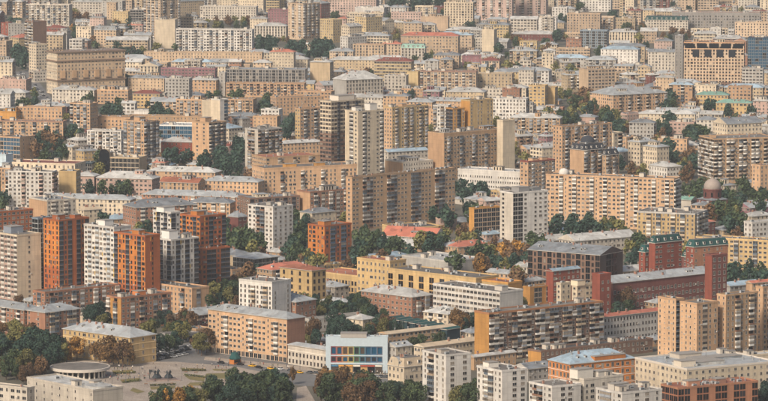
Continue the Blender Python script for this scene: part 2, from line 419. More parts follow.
def build_walls(b):
    LX, LY, H = b['LX'], b['LY'], b['H']
    root = bpy.data.objects.new(b['name'], None)
    COL.objects.link(root)
    root.location = b['P']
    root.rotation_euler = (0, 0, math.pi / 2 - R_(b['a']))
    root.empty_display_size = 1
    b['root'] = root
    rk, _, rc = b['roof'].partition(' ')
    b['rk'] = rk
    rm = 'roof.' + (rc or 'bitumen')
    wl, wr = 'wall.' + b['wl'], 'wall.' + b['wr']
    m = MB()
    c = [(0, 0), (LX, 0), (LX, LY), (0, LY)]
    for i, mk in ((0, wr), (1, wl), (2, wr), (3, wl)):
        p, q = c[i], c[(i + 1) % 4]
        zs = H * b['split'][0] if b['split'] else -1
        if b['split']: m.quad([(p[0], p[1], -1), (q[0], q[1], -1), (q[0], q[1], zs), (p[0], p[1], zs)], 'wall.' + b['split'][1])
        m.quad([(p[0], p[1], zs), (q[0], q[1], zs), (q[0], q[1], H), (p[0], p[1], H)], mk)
    m.quad([(x, y, H) for x, y in c], rm)
    m.build('wall', root)
    big = b['s'] > 1.0
    # bands and cornice
    if b['band']:
        every, bc = b['band']
        n = 0
        for k in range(every, b['fl'] + 1, every):
            if n > 12: break
            z = k * b['fh'] + .25
            if z > H - .4: break
            mm = MB().box(-.12, LX + .12, -.12, LY + .12, z, z + .35, bc)
            mm.build('band', root); n += 1
    short, long_ = min(LX, LY), max(LX, LY)
    pit = b['pitch'] or {'hip': .42, 'gable': .42}.get(rk, 0)
    b['rise'] = rise = short / 2 * pit
    if rk == 'flat':
        b['rise'] = 0
        t, ph = .35, (b['par'] if b['par'] is not None else .7)
        pm = MB(); pc = b['top'] or wr
        pm.box(-.15, LX + .15, -.15, t, H - .35, H + ph, pc); pm.box(-.15, LX + .15, LY - t, LY + .15, H - .35, H + ph, pc)
        pm.box(-.15, t, t, LY - t, H - .35, H + ph, pc); pm.box(LX - t, LX + .15, t, LY - t, H - .35, H + ph, pc)
        pm.build('parapet', root)
        rf = MB().quad([(t, t, H + .06), (LX - t, t, H + .06), (LX - t, LY - t, H + .06), (t, LY - t, H + .06)], rm)
        rm_ = MB(); rm_.quad([(t, t, H + .06), (LX - t, t, H + .06), (LX - t, LY - t, H + .06), (t, LY - t, H + .06)], rm)
        ro = rm_.build('roof', root)
    elif rk in ('hip', 'gable'):
        o = .55
        x0, x1, y0, y1 = -o, LX + o, -o, LY + o
        z0 = H - .05; z1 = H + rise
        m = MB()
        m.box(x0, x1, y0, y1, H - .35, z0, b['top'] or 'plain.#b3aca0', 't')
        ins = short / 2 + o if rk == 'hip' else 0.0
        if LX >= LY:
            ym = LY / 2
            A, Bp = (x0 + ins, ym, z1), (x1 - ins, ym, z1)
            m.quad([(x0, y0, z0), (x1, y0, z0), Bp, A], rm); m.quad([(x1, y1, z0), (x0, y1, z0), A, Bp], rm)
            e = rm if rk == 'hip' else wl
            m.quad([(x0, y1, z0), (x0, y0, z0), A], e); m.quad([(x1, y0, z0), (x1, y1, z0), Bp], e)
        else:
            xm = LX / 2
            A, Bp = (xm, y0 + ins, z1), (xm, y1 - ins, z1)
            m.quad([(x1, y0, z0), (x1, y1, z0), Bp, A], rm); m.quad([(x0, y1, z0), (x0, y0, z0), A, Bp], rm)
            e = rm if rk == 'hip' else wr
            m.quad([(x0, y0, z0), (x1, y0, z0), A], e); m.quad([(x1, y1, z0), (x0, y1, z0), Bp], e)
        ro = m.build('roof', root)
    else:                                   # mansard
        b['mh'] = mh = 4.2
        o, i = .3, 1.3
        m = MB()
        lo = [(-o, -o), (LX + o, -o), (LX + o, LY + o), (-o, LY + o)]; hi = [(i, i), (LX - i, i), (LX - i, LY - i), (i, LY - i)]
        m.box(-o - .2, LX + o + .2, -o - .2, LY + o + .2, H - .3, H + .02, 'plain.#c2baad')
        for k in range(4):
            p, q, r, s = lo[k], lo[(k + 1) % 4], hi[(k + 1) % 4], hi[k]
            m.quad([(p[0], p[1], H), (q[0], q[1], H), (r[0], r[1], H + mh), (s[0], s[1], H + mh)], rm)
        m.quad([(x, y, H + mh) for x, y in hi], 'roof.bitumen')
        ro = m.build('roof', root)
        dm = MB(); dm.box(-.8, .8, -.55, 1.2, .5, 2.3, 'plain.#cfcac0', 'k'); dm.quad([(-.55, -.57, .8), (.55, -.57, .8), (.55, -.57, 2.05), (-.55, -.57, 2.05)], 'glass.b'); dm.box(-1, 1, -.7, 1.4, 2.3, 2.45, rm)
        dme = dm.mesh('dormer')
        for k in range(max(1, int(LX / 5))): link('dormer', dme, ro, ((k + .5) * LX / max(1, int(LX / 5)), .4, H + .5))
        for k in range(max(1, int(LY / 5))): link('dormer', dme, ro, (.4, (k + .5) * LY / max(1, int(LY / 5)), H + .5), -math.pi / 2)
    b['ro'] = ro
    # roof furniture
    rnd = random.Random(int(b['x'] * 31 + b['y'] * 17))
    area = LX * LY
    n = int(min(16 if b['s'] > 1.35 else 10 if big else 5, 2 + area / (65 if big else 150)) * b['clutter'])
    if rk == 'flat': kinds = ['vent', 'roof_unit', 'roof_hut', 'vent', 'antenna', 'roof_unit', 'chimney', 'vent']
    elif rk == 'mans': kinds = ['vent', 'roof_unit', 'chimney']
    else: kinds = ['chimney', 'vent', 'dormer', 'chimney', 'antenna']
    if short < 9: kinds = [k for k in kinds if k not in ('roof_hut', 'dormer')]
    for k in range(n):
        kd = rnd.choice(kinds)
        u, v = rnd.uniform(2.6, max(2.7, LX - 2.6)), rnd.uniform(2.6, max(2.7, LY - 2.6))
        rz = 0
        if kd == 'dormer':
            if LX >= LY: v = LY * .2
            else: u = LX * .2; rz = -math.pi / 2
        elif rk in ('hip', 'gable') and rnd.random() < .7:
            if LX >= LY: v = LY / 2 + rnd.uniform(-2, 1)
            else: u = LX / 2 + rnd.uniform(-2, 1)
        link(kd, clutter_mesh(kd), ro, (u, v, H + roof_height(b, u, v)), rz)
    if b['hut']:
        for (u, v, w, d, hh, mk) in b['hut']:       # fractions of the plan, size in metres
            m = MB().box(-w / 2, w / 2, -d / 2, d / 2, 0, hh, mk); m.box(-w / 2 - .2, w / 2 + .2, -d / 2 - .2, d / 2 + .2, hh, hh + .25, 'plain.#8b857c')
            m.build('roof_hut', root, (u * LX, v * LY, H + .02))
    elif b['s'] < 1.45 and rnd.random() < .55 and short > 10:      # attics and stair heads that break the roofline
        for q in range(rnd.randrange(1, 4)):
            w, d, hh = rnd.uniform(4, min(12, LX * .4)), rnd.uniform(4, min(8, LY * .5)), rnd.uniform(1.8, 3.6)
            u, v = rnd.uniform(w / 2 + 1, LX - w / 2 - 1), rnd.uniform(d / 2 + 1, LY - d / 2 - 1)
            z = H + (roof_height(b, u, v) - 1.2 if rk != 'flat' else .05)
            if rk == 'mans': z = H + b['mh'] + .02
            m = MB().box(-w / 2, w / 2, -d / 2, d / 2, 0, hh, rnd.choice([wr, wl, 'wall.offwhite', 'wall.ltgrey', 'wall.cream'])); m.box(-w / 2 - .25, w / 2 + .25, -d / 2 - .25, d / 2 + .25, hh, hh + .25, rnd.choice(['roof.metal', 'roof.pale', 'roof.bitumen']))
            for e_ in range(int(w / 2.4)):
                xx = -w / 2 + 1.2 + e_ * 2.4
                m.quad([(xx - .5, -d / 2 - .03, .6), (xx + .5, -d / 2 - .03, .6), (xx + .5, -d / 2 - .03, hh - .5), (xx - .5, -d / 2 - .03, hh - .5)], 'glass.a')
            for e_ in range(int(d / 2.4)):
                yy = -d / 2 + 1.2 + e_ * 2.4
                m.quad([(-w / 2 - .03, yy + .5, .6), (-w / 2 - .03, yy - .5, .6), (-w / 2 - .03, yy - .5, hh - .5), (-w / 2 - .03, yy + .5, hh - .5)], 'glass.a')
            m.build('attic', root, (u, v, z))
    # facade pieces
    pieces = []
    sub = rnd.sample(range(8), 3)
    wk = rnd.choice('wwvvu')
    gw = rnd.choice([(6, 4, 2, 1.2), (4, 4, 3, 2), (7, 2, 1, .6), (3, 5, 3, 3)])
    for face, pat, length in (('R', b['R'], LX), ('L', b['L'], LY)):
        if not pat: continue
        rows = None
        if '|' in pat:                              # exact columns, no repeating
            pat = pat.strip('|'); nc = len(pat); bay = length / nc
        else:
            nc = max(1, int(length / b['bay'])); bay = length / nc
        for c in range(nc):
            ch = pat[c % len(pat)] if face == 'R' else pat[c % len(pat)]
            for f in range(b['fl']):
                k = ch
                if f == 0 and b['gf']: k = b['gf'][c % len(b['gf'])]
                elif f == 0 and k in 'bo': k = 'w'
                if b['topf'] and f == b['fl'] - 1: k = b['topf'][c % len(b['topf'])]
                if k == '.': continue
                if k in 'wn' and rnd.random() < .035: continue
                if k == 'w' and rnd.random() < .06: k = 'W' if bay > 2.9 else 'n'
                half = k == 'h'
                if k == 'w': k = wk if bay > 2.5 or wk != 'u' else 'v'
                if half: k = 'n'
                if k == 'x': k = rnd.choice('bbow')           # a muddle of closed-in and open balconies
                z = .8 + f * b['fh'] + (.75 if k in 'wvuWns' else .3 if k in 'TaSG' else 0)
                if f == 0 and k == 'S': z = .25
                if half: z += 1.4
                t = (c + .5) * bay
                bk = bay if k in 'bgoGL' else 3.2
                vmax = 8 if k in 'bgo' else 4
                var = rnd.choices(range(4), gw)[0] if vmax == 4 else (rnd.choice(sub) if rnd.random() < .78 and 'x' not in b['R'] else rnd.randrange(8))
                fr = b['bal'] if k in 'bgo' else b['frame']
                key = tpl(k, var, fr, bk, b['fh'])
                if b['acc'] and k in 'wvuWn' and rnd.random() < .42:
                    ck = tpl('p', 0, rnd.choice(b['acc'])); dx = -bay * .38
                    if face == 'R': pieces.append((ck, (t + dx, 0, .8 + f * b['fh']), 0.0))
                    else: pieces.append((ck, (0, t + dx, .8 + f * b['fh']), -math.pi / 2))
                if k in 'wvuWn' and rnd.random() < .07:
                    ck = tpl('c', 0, 'w'); dz = rnd.choice((-.75, .3)); dx = 1.25 if bay > 2.7 else .9
                    if face == 'R' and t + dx < length - .6: pieces.append((ck, (t + dx, 0, z + dz), 0.0))
                    elif face == 'L' and t + dx < length - .6: pieces.append((ck, (0, t + dx, z + dz), -math.pi / 2))
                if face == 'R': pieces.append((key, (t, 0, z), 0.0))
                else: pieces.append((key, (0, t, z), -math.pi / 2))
    b['pieces'] = pieces
    return root
# ------------------------------------------------------------------ the catalogue: near roof corner (photo pixels), storeys, reach to both sides, yaw
S_ = 'plain.'
# nearest row
B(130, 337.5, 4, 67, 26, 43, 'yellow', 'hip metal', 'w', 'w.w.', 'yellow four-storey block with grey hip roof beside the metro rotunda', 'yellow block by the rotunda', fh=3.6, bay=3.6, band=(1, S_ + '#d8bd8d'))
B(287, 319, 8, 79, 18, 43.5, 'peach/brick', 'hip metal', 'wwbwhw', '.', 'long peach eight-storey block with white balcony stacks and shops at street level', 'long peach shop block', gf='SS', bal='w', fh=3.05)
B(327, 350, 3, 39, 9, 46, 'offwhite', 'hip metal', 'aa', 'w', 'low off-white three-storey house next to the rainbow-windowed mall', 'low off-white house', fh=3.7, bay=2.7, frame='d', band=(2, S_ + '#d5ccbd'))
B(404, 367, 4, 16, 20, 50, 'cream', 'mans sandroof', 'ww', 'w', 'cream mansion with sandy mansard roof and arched gable', 'cream mansard house', fh=3.6, kindword='house', name='mansion')
B(396, 347, 4, 12, 16, 48, 'ltgrey/cream', 'gable metal', 'w', 'w', 'pale grey house with gabled metal roof behind the cream mansard house', None, fh=3.4, kindword='house')
B(446, 356, 10, 23.5, 25, 56, 'white', 'flat bitumen', '|wwbw|', '|WW|', 'white ten-storey tower block with open balconies and two columns of wide windows', 'tallest front white tower', frame='w', bal='m', name='tower_block', cat='tower block', fh=2.85, hut=[(.35, .5, 5, 4, 1.8, 'plain.#a59c90')])
B(502, 371.8, 9, 25, 25, 56, 'white', 'flat bitumen', '|wnbbnw|', '|.WW|', 'white tower block with a cream lift hut on its roof', 'white tower with lift hut', name='tower_block', cat='tower block', fh=2.85, hut=[(.3, .75, 6, 5, 2.6, 'plain.#d6cfc3')])
B(552, 387.5, 9, 23, 29, 56, 'white', 'flat bitumen', '|wnbbw|', '|.WW.|', 'white tower block just in front of the orange hip-roofed building', 'white tower by the orange house', name='tower_block', cat='tower block', fh=2.85)
B(584, 380, 10, 14, 39, 52, 'offwhite', 'flat bitumen', 'w', 'wWw', 'off-white slab with stepped roof huts beside the orange hip-roofed building', None, name='tower_block', cat='tower block', fh=2.85, hut=[(.15, .6, 10, 6, 4.5, 'plain.#cfc8bb'), (.6, .5, 8, 6, 2.6, 'plain.#bfb8ac')])
B(622, 394, 9, 26, 40, 56, 'white', 'flat bitumen', '|wnbbw|', '|.WWw|', 'white tower block beside the terracotta office with big windows', None, name='tower_block', cat='tower block', fh=2.85, hut=[(.3, .6, 9, 5, 3.0, 'plain.#b5aea3')])
B(570, 364, 4, 21.5, 65, 57, 'orange', 'hip bluemetal', 'T', 'Tw', 'orange four-storey building with white bands and pale blue-grey hip roof', 'orange hip-roofed building', fh=3.9, band=(1, S_ + '#d9c9b8'), name='office_building', pitch=.5, hut=[(.62, .1, 20, 3.5, 2.4, 'wall.orange')])
B(687, 370, 5, 52, 90, 60, 'cream', 'flat metal', 'w', 'w', 'long cream five-storey building with flat roof full of vents', 'long cream building', fh=3.4, bay=4, top=S_ + '#c5bbad', clutter=1.8, hut=[(.12, .25, 9, 7, 3, 'plain.#c8bca9'), (.3, .3, 26, 10, 1.6, 'roof.pale'), (.62, .55, 30, 8, 1.2, 'roof.lead'), (.45, .8, 14, 9, 2.2, 'plain.#b3a899')])
B(740, 357, 6, 6, 45, 60, 'cream', 'flat pale', 'w', 'w', 'cream upper block rising above the long cream building', None, fh=3.2, bay=3.6, dl=9)
B(678, 389, 5, 17, 80, 60, 'terra', 'flat rust', 'G', 'GG.', 'terracotta office with tall dark windows and a cluttered roof', 'terracotta office', fh=3.6, bay=3.6, frame=S_ + '#a06a4b', clutter=3, name='office_building', hut=[(.25, .4, 7, 5, 2.6, 'plain.#a87a60'), (.6, .5, 6, 6, 2.2, 'plain.#8d6a58')])
# low white hall, bottom left
B(27, 389, 3, 40, 4, 35, 'offwhite', 'flat bitumen', 'Ww', 'w', 'low off-white hall with a row of dark windows below the rotunda', None, fh=3.3, name='hall', dr=6, bay=3.4)
B(93, 391, 3, 66, 30, 50, 'offwhite', 'flat pale', 'n.', '.', 'low off-white exhibition hall with a broad pale roof below the rotunda', 'low exhibition hall', fh=3.6, name='exhibition_hall', clutter=.7, hut=[(.75, .3, 5, 4, 2, 'plain.#a99f92')])
# second row
B(489, 314, 9, 14.5, 114, 52, 'gold/brown', 'flat bitumen', '.', 'xbxwxb', 'shabby nine-storey slab with mismatched closed-in balconies and yellow end wall', 'shabby balcony slab', fh=2.85, top=S_ + '#9a6a45', clutter=1.6, bal='m', dr=None)
B(604, 317, 4, 8, 62, 50, 'ltgrey', 'gable salmon', '.', 'nn', 'grey four-storey block with salmon-red gable roof', 'grey block with salmon roof', fh=3.7, bay=2.3, frame='d')
B(676, 300, 12, 18, 8, 50, 'peach/tan', 'flat bitumen', 'nns', 'g', 'peach brick tower with narrow windows beside the grey block', 'stepped peach tower', fh=2.9, name='tower_block', cat='tower block', bal='d')  # stepped towers: right faces get a browner tint, shade put into the colour
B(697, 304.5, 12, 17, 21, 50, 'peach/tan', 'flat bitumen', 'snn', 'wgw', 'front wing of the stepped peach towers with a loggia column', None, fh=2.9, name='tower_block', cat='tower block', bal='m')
B(726, 296, 13, 9, 32, 50, 'peach/sand', 'flat bitumen', 'n', 'wwb', 'tall wing of the stepped peach towers', None, fh=2.9, name='tower_block', cat='tower block')
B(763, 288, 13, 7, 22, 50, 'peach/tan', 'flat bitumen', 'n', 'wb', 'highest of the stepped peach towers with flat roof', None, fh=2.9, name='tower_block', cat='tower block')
B(45, 312.5, 5, 18, 35, 45, 'brick', 'hip metal', '.w', 'wbbw', 'brick five-storey block with grey hip roof and hanging balconies', 'brick balcony block', fh=3.0, bal='m')
B(24, 310, 5, 60, 12, 47, 'brick', 'hip metal', 'wbww', 'w', 'long brick wing with pale metal roof and white balconies', None, fh=3.0, bal='w', dr=13)
B(45, 293, 5, 12, 74, 48, 'terra', 'flat bitumen', 'wg', 'wbwgw', 'long terracotta five-storey block with balconies under the coloured towers', 'long terracotta block', bal='m', clutter=1.4)
B(121, 298.5, 6, 14, 50, 48, 'gold/terra', 'flat bitumen', '.b', 'wwgwb', 'six-storey brick block with yellow end wall and balconies', 'yellow-ended brick block', bal='m', hut=[(.5, .5, 6, 5, 2.2, 'plain.#c0743f')])
B(192, 289, 5, 58, 17, 46, 'tan', 'flat bitumen', 'wwbww', '.g.', 'tan five-storey block with dark loggias on its end wall', 'tan loggia block', bal='m')
B(272, 283, 9, 33, 19, 37, 'white', 'flat bitumen', '|wbwwbwww|', '|w.w|', 'white nine-storey block with flat roof behind the long peach shop block', 'white block behind the shops', fh=2.85, name='tower_block', cat='tower block')
B(296, 302, 5, 42, 20, 40, 'brick', 'hip metal', 'w', 'w', 'back wing with grey hip roof joined behind the long peach shop block', None, fh=3.0)
B(312, 270.5, 5, 32, 14, 43, 'yellow', 'hip rust', '|TTTT|', 'T', 'yellow factory block with rust-coloured hip roof and four tall windows a floor', 'yellow factory head block', fh=4.2, frame='d', name='factory', pitch=.3)
B(420, 284, 5, 106, 14, 43, 'yellow', 'flat rust', 'TT', '.', 'long yellow factory wing with paired tall windows', 'long yellow factory wing', fh=4.0, bay=2.6, frame='d', name='factory', dr=24)
B(412, 297, 4, 51, 21, 45, 'brick', 'hip pale', 'w', 'wb', 'brick four-storey house with pale hip roof beside the white office slab', None, fh=3.1, bay=3.4)
B(500, 293, 6, 67, 23, 46, 'white', 'flat bitumen', 'WW', '.', 'white office slab with six rows of ribbon windows and blank end wall', 'white office slab', fh=3.2, bay=3.0, name='office_building', frame='w', hut=[(.5, .15, 5, 6, 2.6, 'plain.#b5aea4')])
B(476, 279, 6, 88, 6, 43, 'yellow', 'flat bitumen', 'G.', '.', 'yellow factory hall with tall glazed bays between piers', None, fh=4.0, bay=4, dr=20, name='factory', frame=S_ + '#b18a58')
B(508, 283.5, 6, 26, 14, 43, 'yellow/gold', 'flat rust', 'w', '.', 'yellow end block of the factory with blank side wall', None, fh=4.0, name='factory')
B(390, 262, 6, 33, 16, 43, 'yellow', 'flat rust', 'w', 'w', 'upper yellow factory block rising over the long wing', None, fh=4.0, name='factory')
B(309, 320, 2, 6, 62, 50, 'ltgrey', 'flat bitumen', 'w', 'w', 'long low two-storey block with grey flat roof behind the shops', None, fh=3.3)
B(424, 347, 2, 10, 66, 48, 'cream', 'gable sandroof', 'w', 'nw', 'long low cream building with sandy gable roof behind the white towers', 'long low cream building with sandy roof', fh=3.6, bay=2.6, pitch=.35)
B(474, 357, 2, 6, 42, 50, 'sand', 'gable pale', '.', 'nw', 'low house with broad pale gable roof beside the shabby balcony slab', None, fh=3.3)
B(388, 334, 2, 9, 68, 49, 'sand', 'gable sandroof', 'w', 'w', 'low sandy hall with ridge roof beside the green market roofs', None, fh=3.0, pitch=.25)
B(541, 352, 2, 13, 112, 52, 'gold/brown', 'flat tar', '.', 'w', 'long dark-roofed two-storey building with yellow end wall', 'long dark-roofed building', fh=3.2, clutter=2)
B(528, 369, 2, 14, 24, 54, 'ltgrey', 'gable lead', '.', 'w', 'low grey shed with lead-grey roof between white towers', None, fh=3.2, kindword='shed')
# third row: the coloured towers
B(17, 236, 13, 26, 24, 50, 'pink/cream', 'flat bitumen', 'gW', '|.w.|', 'cream thirteen-storey tower with a single column of dark windows', 'cream end-wall tower', name='tower_block', cat='tower block', bal='w', hut=[(.5, .6, 9, 8, 4, 'plain.#7f8690')])
B(-6, 213, 9, 10, 39, 50, 'dkorange', 'flat bitumen', 'w', 'Ww', 'orange-brown nine-storey block rising behind the cream tower', None)
B(38, 219, 15, 6, 14, 48, 'bluegrey', 'flat lead', 'G', 'G', 'blue-grey glass tower squeezed beside the tall orange tower', None, name='tower_block', cat='tower block')
B(59, 221, 16, 15.5, 30, 46, 'orange/dkorange', 'flat bitumen', '|wnww|', 'gwg.', 'tall orange tower with dark navy balconies', 'tall orange tower', name='tower_block', cat='tower block', frame='d', bal='d', hut=[(.3, .6, 6, 5, 2.6, 'wall.dkorange'), (.75, .4, 5, 5, 2.2, 'wall.dkorange')], acc=['plain.#c98a3c', 'plain.#7d3a26', 'plain.#33414f', 'plain.#b5602c'], split=(.42, 'dkorange'))
B(114, 228, 15, 30, 17, 44, 'white', 'flat bitumen', 'wgwWg', '.n.', 'white tower with grey glazed bays and yellow dashes', 'white tower beside the tall orange one', name='tower_block', cat='tower block', bal='#'.join(['plain.', 'b4b9bb']), hut=[(.4, .5, 7, 6, 3.4, 'plain.#d6d2ca'), (.7, .8, 5, 5, 2.4, 'plain.#cfcac0')], acc=['plain.#b99a55', 'plain.#7c8488', 'plain.#3c4248', 'plain.#9aa0a2'])
B(145, 236.5, 15, 31, 15, 45, 'orange/dkorange', 'flat bitumen', 'wgw', '.n', 'orange tower with dark glazed bays and plain red side wall', 'orange tower with plain side wall', name='tower_block', cat='tower block', frame='d', bal='d', hut=[(.5, .45, 5, 6, 2.4, 'wall.orange')], acc=['plain.#c98a3c', 'plain.#7d3a26', 'plain.#33414f', 'plain.#b5602c'], split=(.35, 'dkorange'))
B(171, 240.5, 13, 16, 27.5, 47, 'white', 'flat metal', 'gw', 'wgwg', 'white tower with dark vertical glazing and a tall roof hut', 'white tower with tall hut', name='tower_block', cat='tower block', bal='d', hut=[(.25, .5, 7, 7, 5, 'plain.#d9d5cd')], acc=['plain.#b99a55', 'plain.#7c8488', 'plain.#3c4248', 'plain.#9aa0a2'])
B(171, 213, 15, 18, 9, 46, 'white', 'flat metal', 'wg', 'gw', 'white stepped tower standing behind the orange and white towers', None, name='tower_block', cat='tower block', bal='d', hut=[(.4, .5, 9, 7, 3, 'plain.#d9d5cd')], acc=['plain.#b99a55', 'plain.#7c8488', 'plain.#3c4248', 'plain.#9aa0a2'])
B(200, 217, 13, 21, 26, 46, 'orange/dkorange', 'flat bitumen', 'wgw', 'wwg', 'orange tower with navy loggias next to the white stepped tower', 'broad orange tower', name='tower_block', cat='tower block', frame='d', bal='d', hut=[(.3, .5, 6, 6, 2.6, 'wall.orange')], acc=['plain.#c98a3c', 'plain.#7d3a26', 'plain.#33414f', 'plain.#b5602c'])
B(202, 250, 10, 5, 28, 48, 'dkorange', 'flat bitumen', 'w', 'wgg', 'lower deep orange wing with rows of navy loggias', None, name='tower_block', cat='tower block', frame='d', bal='d', acc=['plain.#c98a3c', 'plain.#7d3a26', 'plain.#33414f', 'plain.#b5602c'])
B(273, 207.5, 10, 25, 20, 43, 'white', 'flat bitumen', '|wwbbww|', '|wwww|', 'white ten-storey tower block with four even window columns above the trees', 'white block among trees', fh=2.85, name='tower_block', cat='tower block', hut=[(.5, .5, 4, 4, 2, 'plain.#9c968d')])
B(324.5, 226.5, 8, 16.5, 27, 46, 'orange/dkorange', 'flat bitumen', '|wnWw|', '|wgwgw|', 'small orange tower with two navy loggia columns beside the factory', 'small orange tower', fh=2.9, name='tower_block', cat='tower block', frame='d', bal='#'.join(['plain.', '3f566b']), hut=[(.3, .5, 6, 6, 2.4, 'wall.orange')], acc=['plain.#c98a3c', 'plain.#7d3a26', 'plain.#33414f', 'plain.#b5602c'])
B(254, 259, 2, 21, 24, 45, 'tealdark', 'hip metal', 'G', 'G', 'dark glazed pavilion with pale hip roof among trees', 'dark glazed pavilion', fh=3.4, name='pavilion', pitch=.3, clutter=.3)
B(402, 229, 3, 20, 40, 60, 'yellow', 'flat tar', '.', 'w', 'long yellow low block with dark flat roof behind the salmon roof', None, fh=3.4)
B(434, 238, 2, 52, 6, 25, 'offwhite', 'gable salmon', 'w', '.', 'low white house with long salmon-red roof', 'low salmon-roofed house', fh=3.2, dr=19, clutter=1.5, pitch=.6)
B(458, 247, 2, 10, 31, 54, 'sand', 'hip salmon', 'w', 'w', 'small house with salmon-red hip roof beside grey depot roof', None, fh=3.2, pitch=.6, kindword='house')
B(488, 243, 2, 6, 16, 52, 'offwhite', 'gable lead', 'w', 'w', 'small grey-roofed house next to the salmon hip roof', None, fh=3.4, kindword='house')
B(448, 262, 2, 46, 34, 48, 'ltgrey', 'flat pale', '.', '.', 'broad low depot with pale flat roof behind the factory', 'pale depot roof', fh=3.5, name='depot', clutter=.6)
B(474, 209, 5, 5, 26, 55, 'gold', 'flat bitumen', '.', 'G', 'golden yellow building with glazed front beside the white ribbon tower', None, fh=3.2)
B(513, 193.5, 11, 13, 35, 54, 'offwhite/white', 'flat bitumen', '|.W|', '|GGw.www|', 'white office tower with dark ribbon windows round its corner', 'white ribbon tower', fh=3.0, name='tower_block', cat='tower block', hut=[(.4, .5, 9, 8, 3.2, 'plain.#8c8a88'), (.75, .4, 7, 6, 2.4, 'plain.#77797a')])
B(674, 179.5, 12, 128, 4, 21, 'peach', 'flat bitumen', 'wbwhbww', 'b', 'very long peach twelve-storey slab with white balcony columns', 'long peach twelve-storey slab', fh=2.9, bal='w', dr=14, clutter=1.3)
B(695, 214.5, 7, 58, 12, 22, 'yellow/ltgrey', 'flat bitumen', 'wwbwb', 'wb', 'yellow seven-storey block with brown balconies beside the red roof', 'yellow brown-balcony block', fh=2.9, bal='m')
B(782, 242, 6, 86, 8, 26, 'yellow', 'flat bitumen', 'wbww', 'w', 'long yellow six-storey block with crowded balconies by the green mansards', 'long yellow block', fh=3.0, bal='m', dr=13)
B(645, 252, 6, 6, 15, 50, 'red', 'mans dkgreen', 'w', 'w', 'low red brick wing with dark green mansard and white dormers', None, fh=3.2, name='mansard_house')
B(655, 243, 8, 6, 27, 50, 'red', 'mans dkgreen', '.', 'ww.', 'tall red brick house with dark green mansard roof', 'tall red green-mansard house', fh=3.1, name='mansard_house')
B(688, 257, 6, 6, 19, 52, 'redbrown', 'mans dkgreen', 'w', 'w', 'small dark red house with green mansard between red blocks', None, fh=3.1, name='mansard_house')
B(694, 247, 8, 8, 34, 54, 'red/terra', 'mans dkgreen', 'w', 'w.w', 'wide red and terracotta house with green mansard corners', None, fh=3.1, name='mansard_house')
B(600, 275, 5, 8, 11, 50, 'red', 'flat lead', '.', 'w', 'red stair tower with grey flat roof at the brick factory end', None, fh=4.2, name='tower', clutter=0)
B(613, 283, 4, 4, 98, 51, 'redbrown', 'gable metal', '.', 'Tw', 'long dark red brick factory with grey ridge roof', 'long red brick factory', fh=4.2, name='factory', dl=16, bay=3.0)
B(712, 256, 8, 7, 15, 54, 'red/redbrown', 'flat rust', '.', 'T', 'red brick tower block at the end of the brick factory', 'red brick factory tower', fh=4.0, name='tower', clutter=.4)
B(600, 255, 5, 72, 23, 34, 'brown/dkbrown', 'gable lead', 'GT', '|.GG.|', 'brown office with broad grey roof and glazed end wall', 'brown glazed office', fh=4.0, name='office_building', pitch=.3, frame='d', bay=3.4)
B(561, 284, 5, 4, 10, 50, 'cream', 'flat bitumen', 'w', 'w', 'narrow cream house with flat roof beside the red stair tower', None, fh=3.2, kindword='house')
B(577, 286, 5, 5, 29, 50, 'cream', 'flat bitumen', 'w', 'w.w', 'stepped cream house with stair turret behind the shabby slab', None, fh=3.2, kindword='house', hut=[(.12, .5, 6, 6, 3, 'plain.#d8c9ac')])
B(530, 288, 3, 7, 24, 50, 'gold', 'flat lead', '.', '.GG', 'small golden yellow house with grey flat roof behind the shabby slab', None, fh=3.2, kindword='house')
B(553, 271, 6, 6, 27, 50, 'red', 'gable bluemetal', '.', 'w', 'small red house with blue-grey roof next to cream houses', None, fh=3.2, kindword='house')
B(575, 241, 3, 16, 62, 56, 'offwhite', 'gable pale', 'w', 'w', 'low white-roofed school behind the brown glazed office', 'low white-roofed school', fh=3.4, name='school')
B(730, 286, 3, 10, 30, 55, 'ltgrey', 'gable bluemetal', '.', 'w', 'low shed with blue-grey roof behind the stepped peach towers', None, fh=3.2, kindword='shed')
B(752, 283, 4, 6, 24, 54, 'peach', 'gable salmon', '.', 'w', 'low peach house with pinkish red roof behind the stepped peach towers', None, fh=3.2, kindword='house')
B(707, 222, 3, 10, 8, 50, 'redbrown', 'hip salmon', 'w', 'w', 'small house with salmon hip roof behind the yellow brown-balcony block', None, fh=3.2, kindword='house')
B(752, 223, 4, 8, 26, 54, 'white', 'flat pale', 'w', 'w', 'white four-storey house with pale roof beyond the long yellow block', None, fh=3.2, kindword='house')
# middle rows
B(352, 178, 12, 6, 103, 47, 'tan/sand', 'flat bitumen', 'w', 'ww.bbgw', 'broad tan twelve-storey block with columns of balconies', 'broad tan balcony block', fh=3.0, bal='m', clutter=1.4)
B(310, 192.5, 7, 13, 41, 52, 'tan/brick', 'flat bitumen', '.', 'wbwg', 'brick seven-storey block with tan end wall and dark balconies', None, fh=3.0)
B(264, 169, 7, 12, 93, 66, 'peach', 'flat bitumen', 'w', 'www.b', 'long stepped peach block with orange attic boxes', 'long stepped peach block', fh=3.0, hut=[(.3, .2, 9, 5, 2.6, 'wall.gold'), (.62, .2, 7, 5, 2.6, 'wall.gold')])
B(266, 158, 6, 14, 54, 62, 'sand', 'flat rust', 'w', 'w..b', 'sand-coloured block behind the long stepped peach block', None, fh=3.0)
B(283, 143.5, 5, 6, 40, 60, 'peach', 'hip pale', 'w', 'w', 'peach five-storey house with white hip roof beside the brown-grid tower', None, fh=3.1)
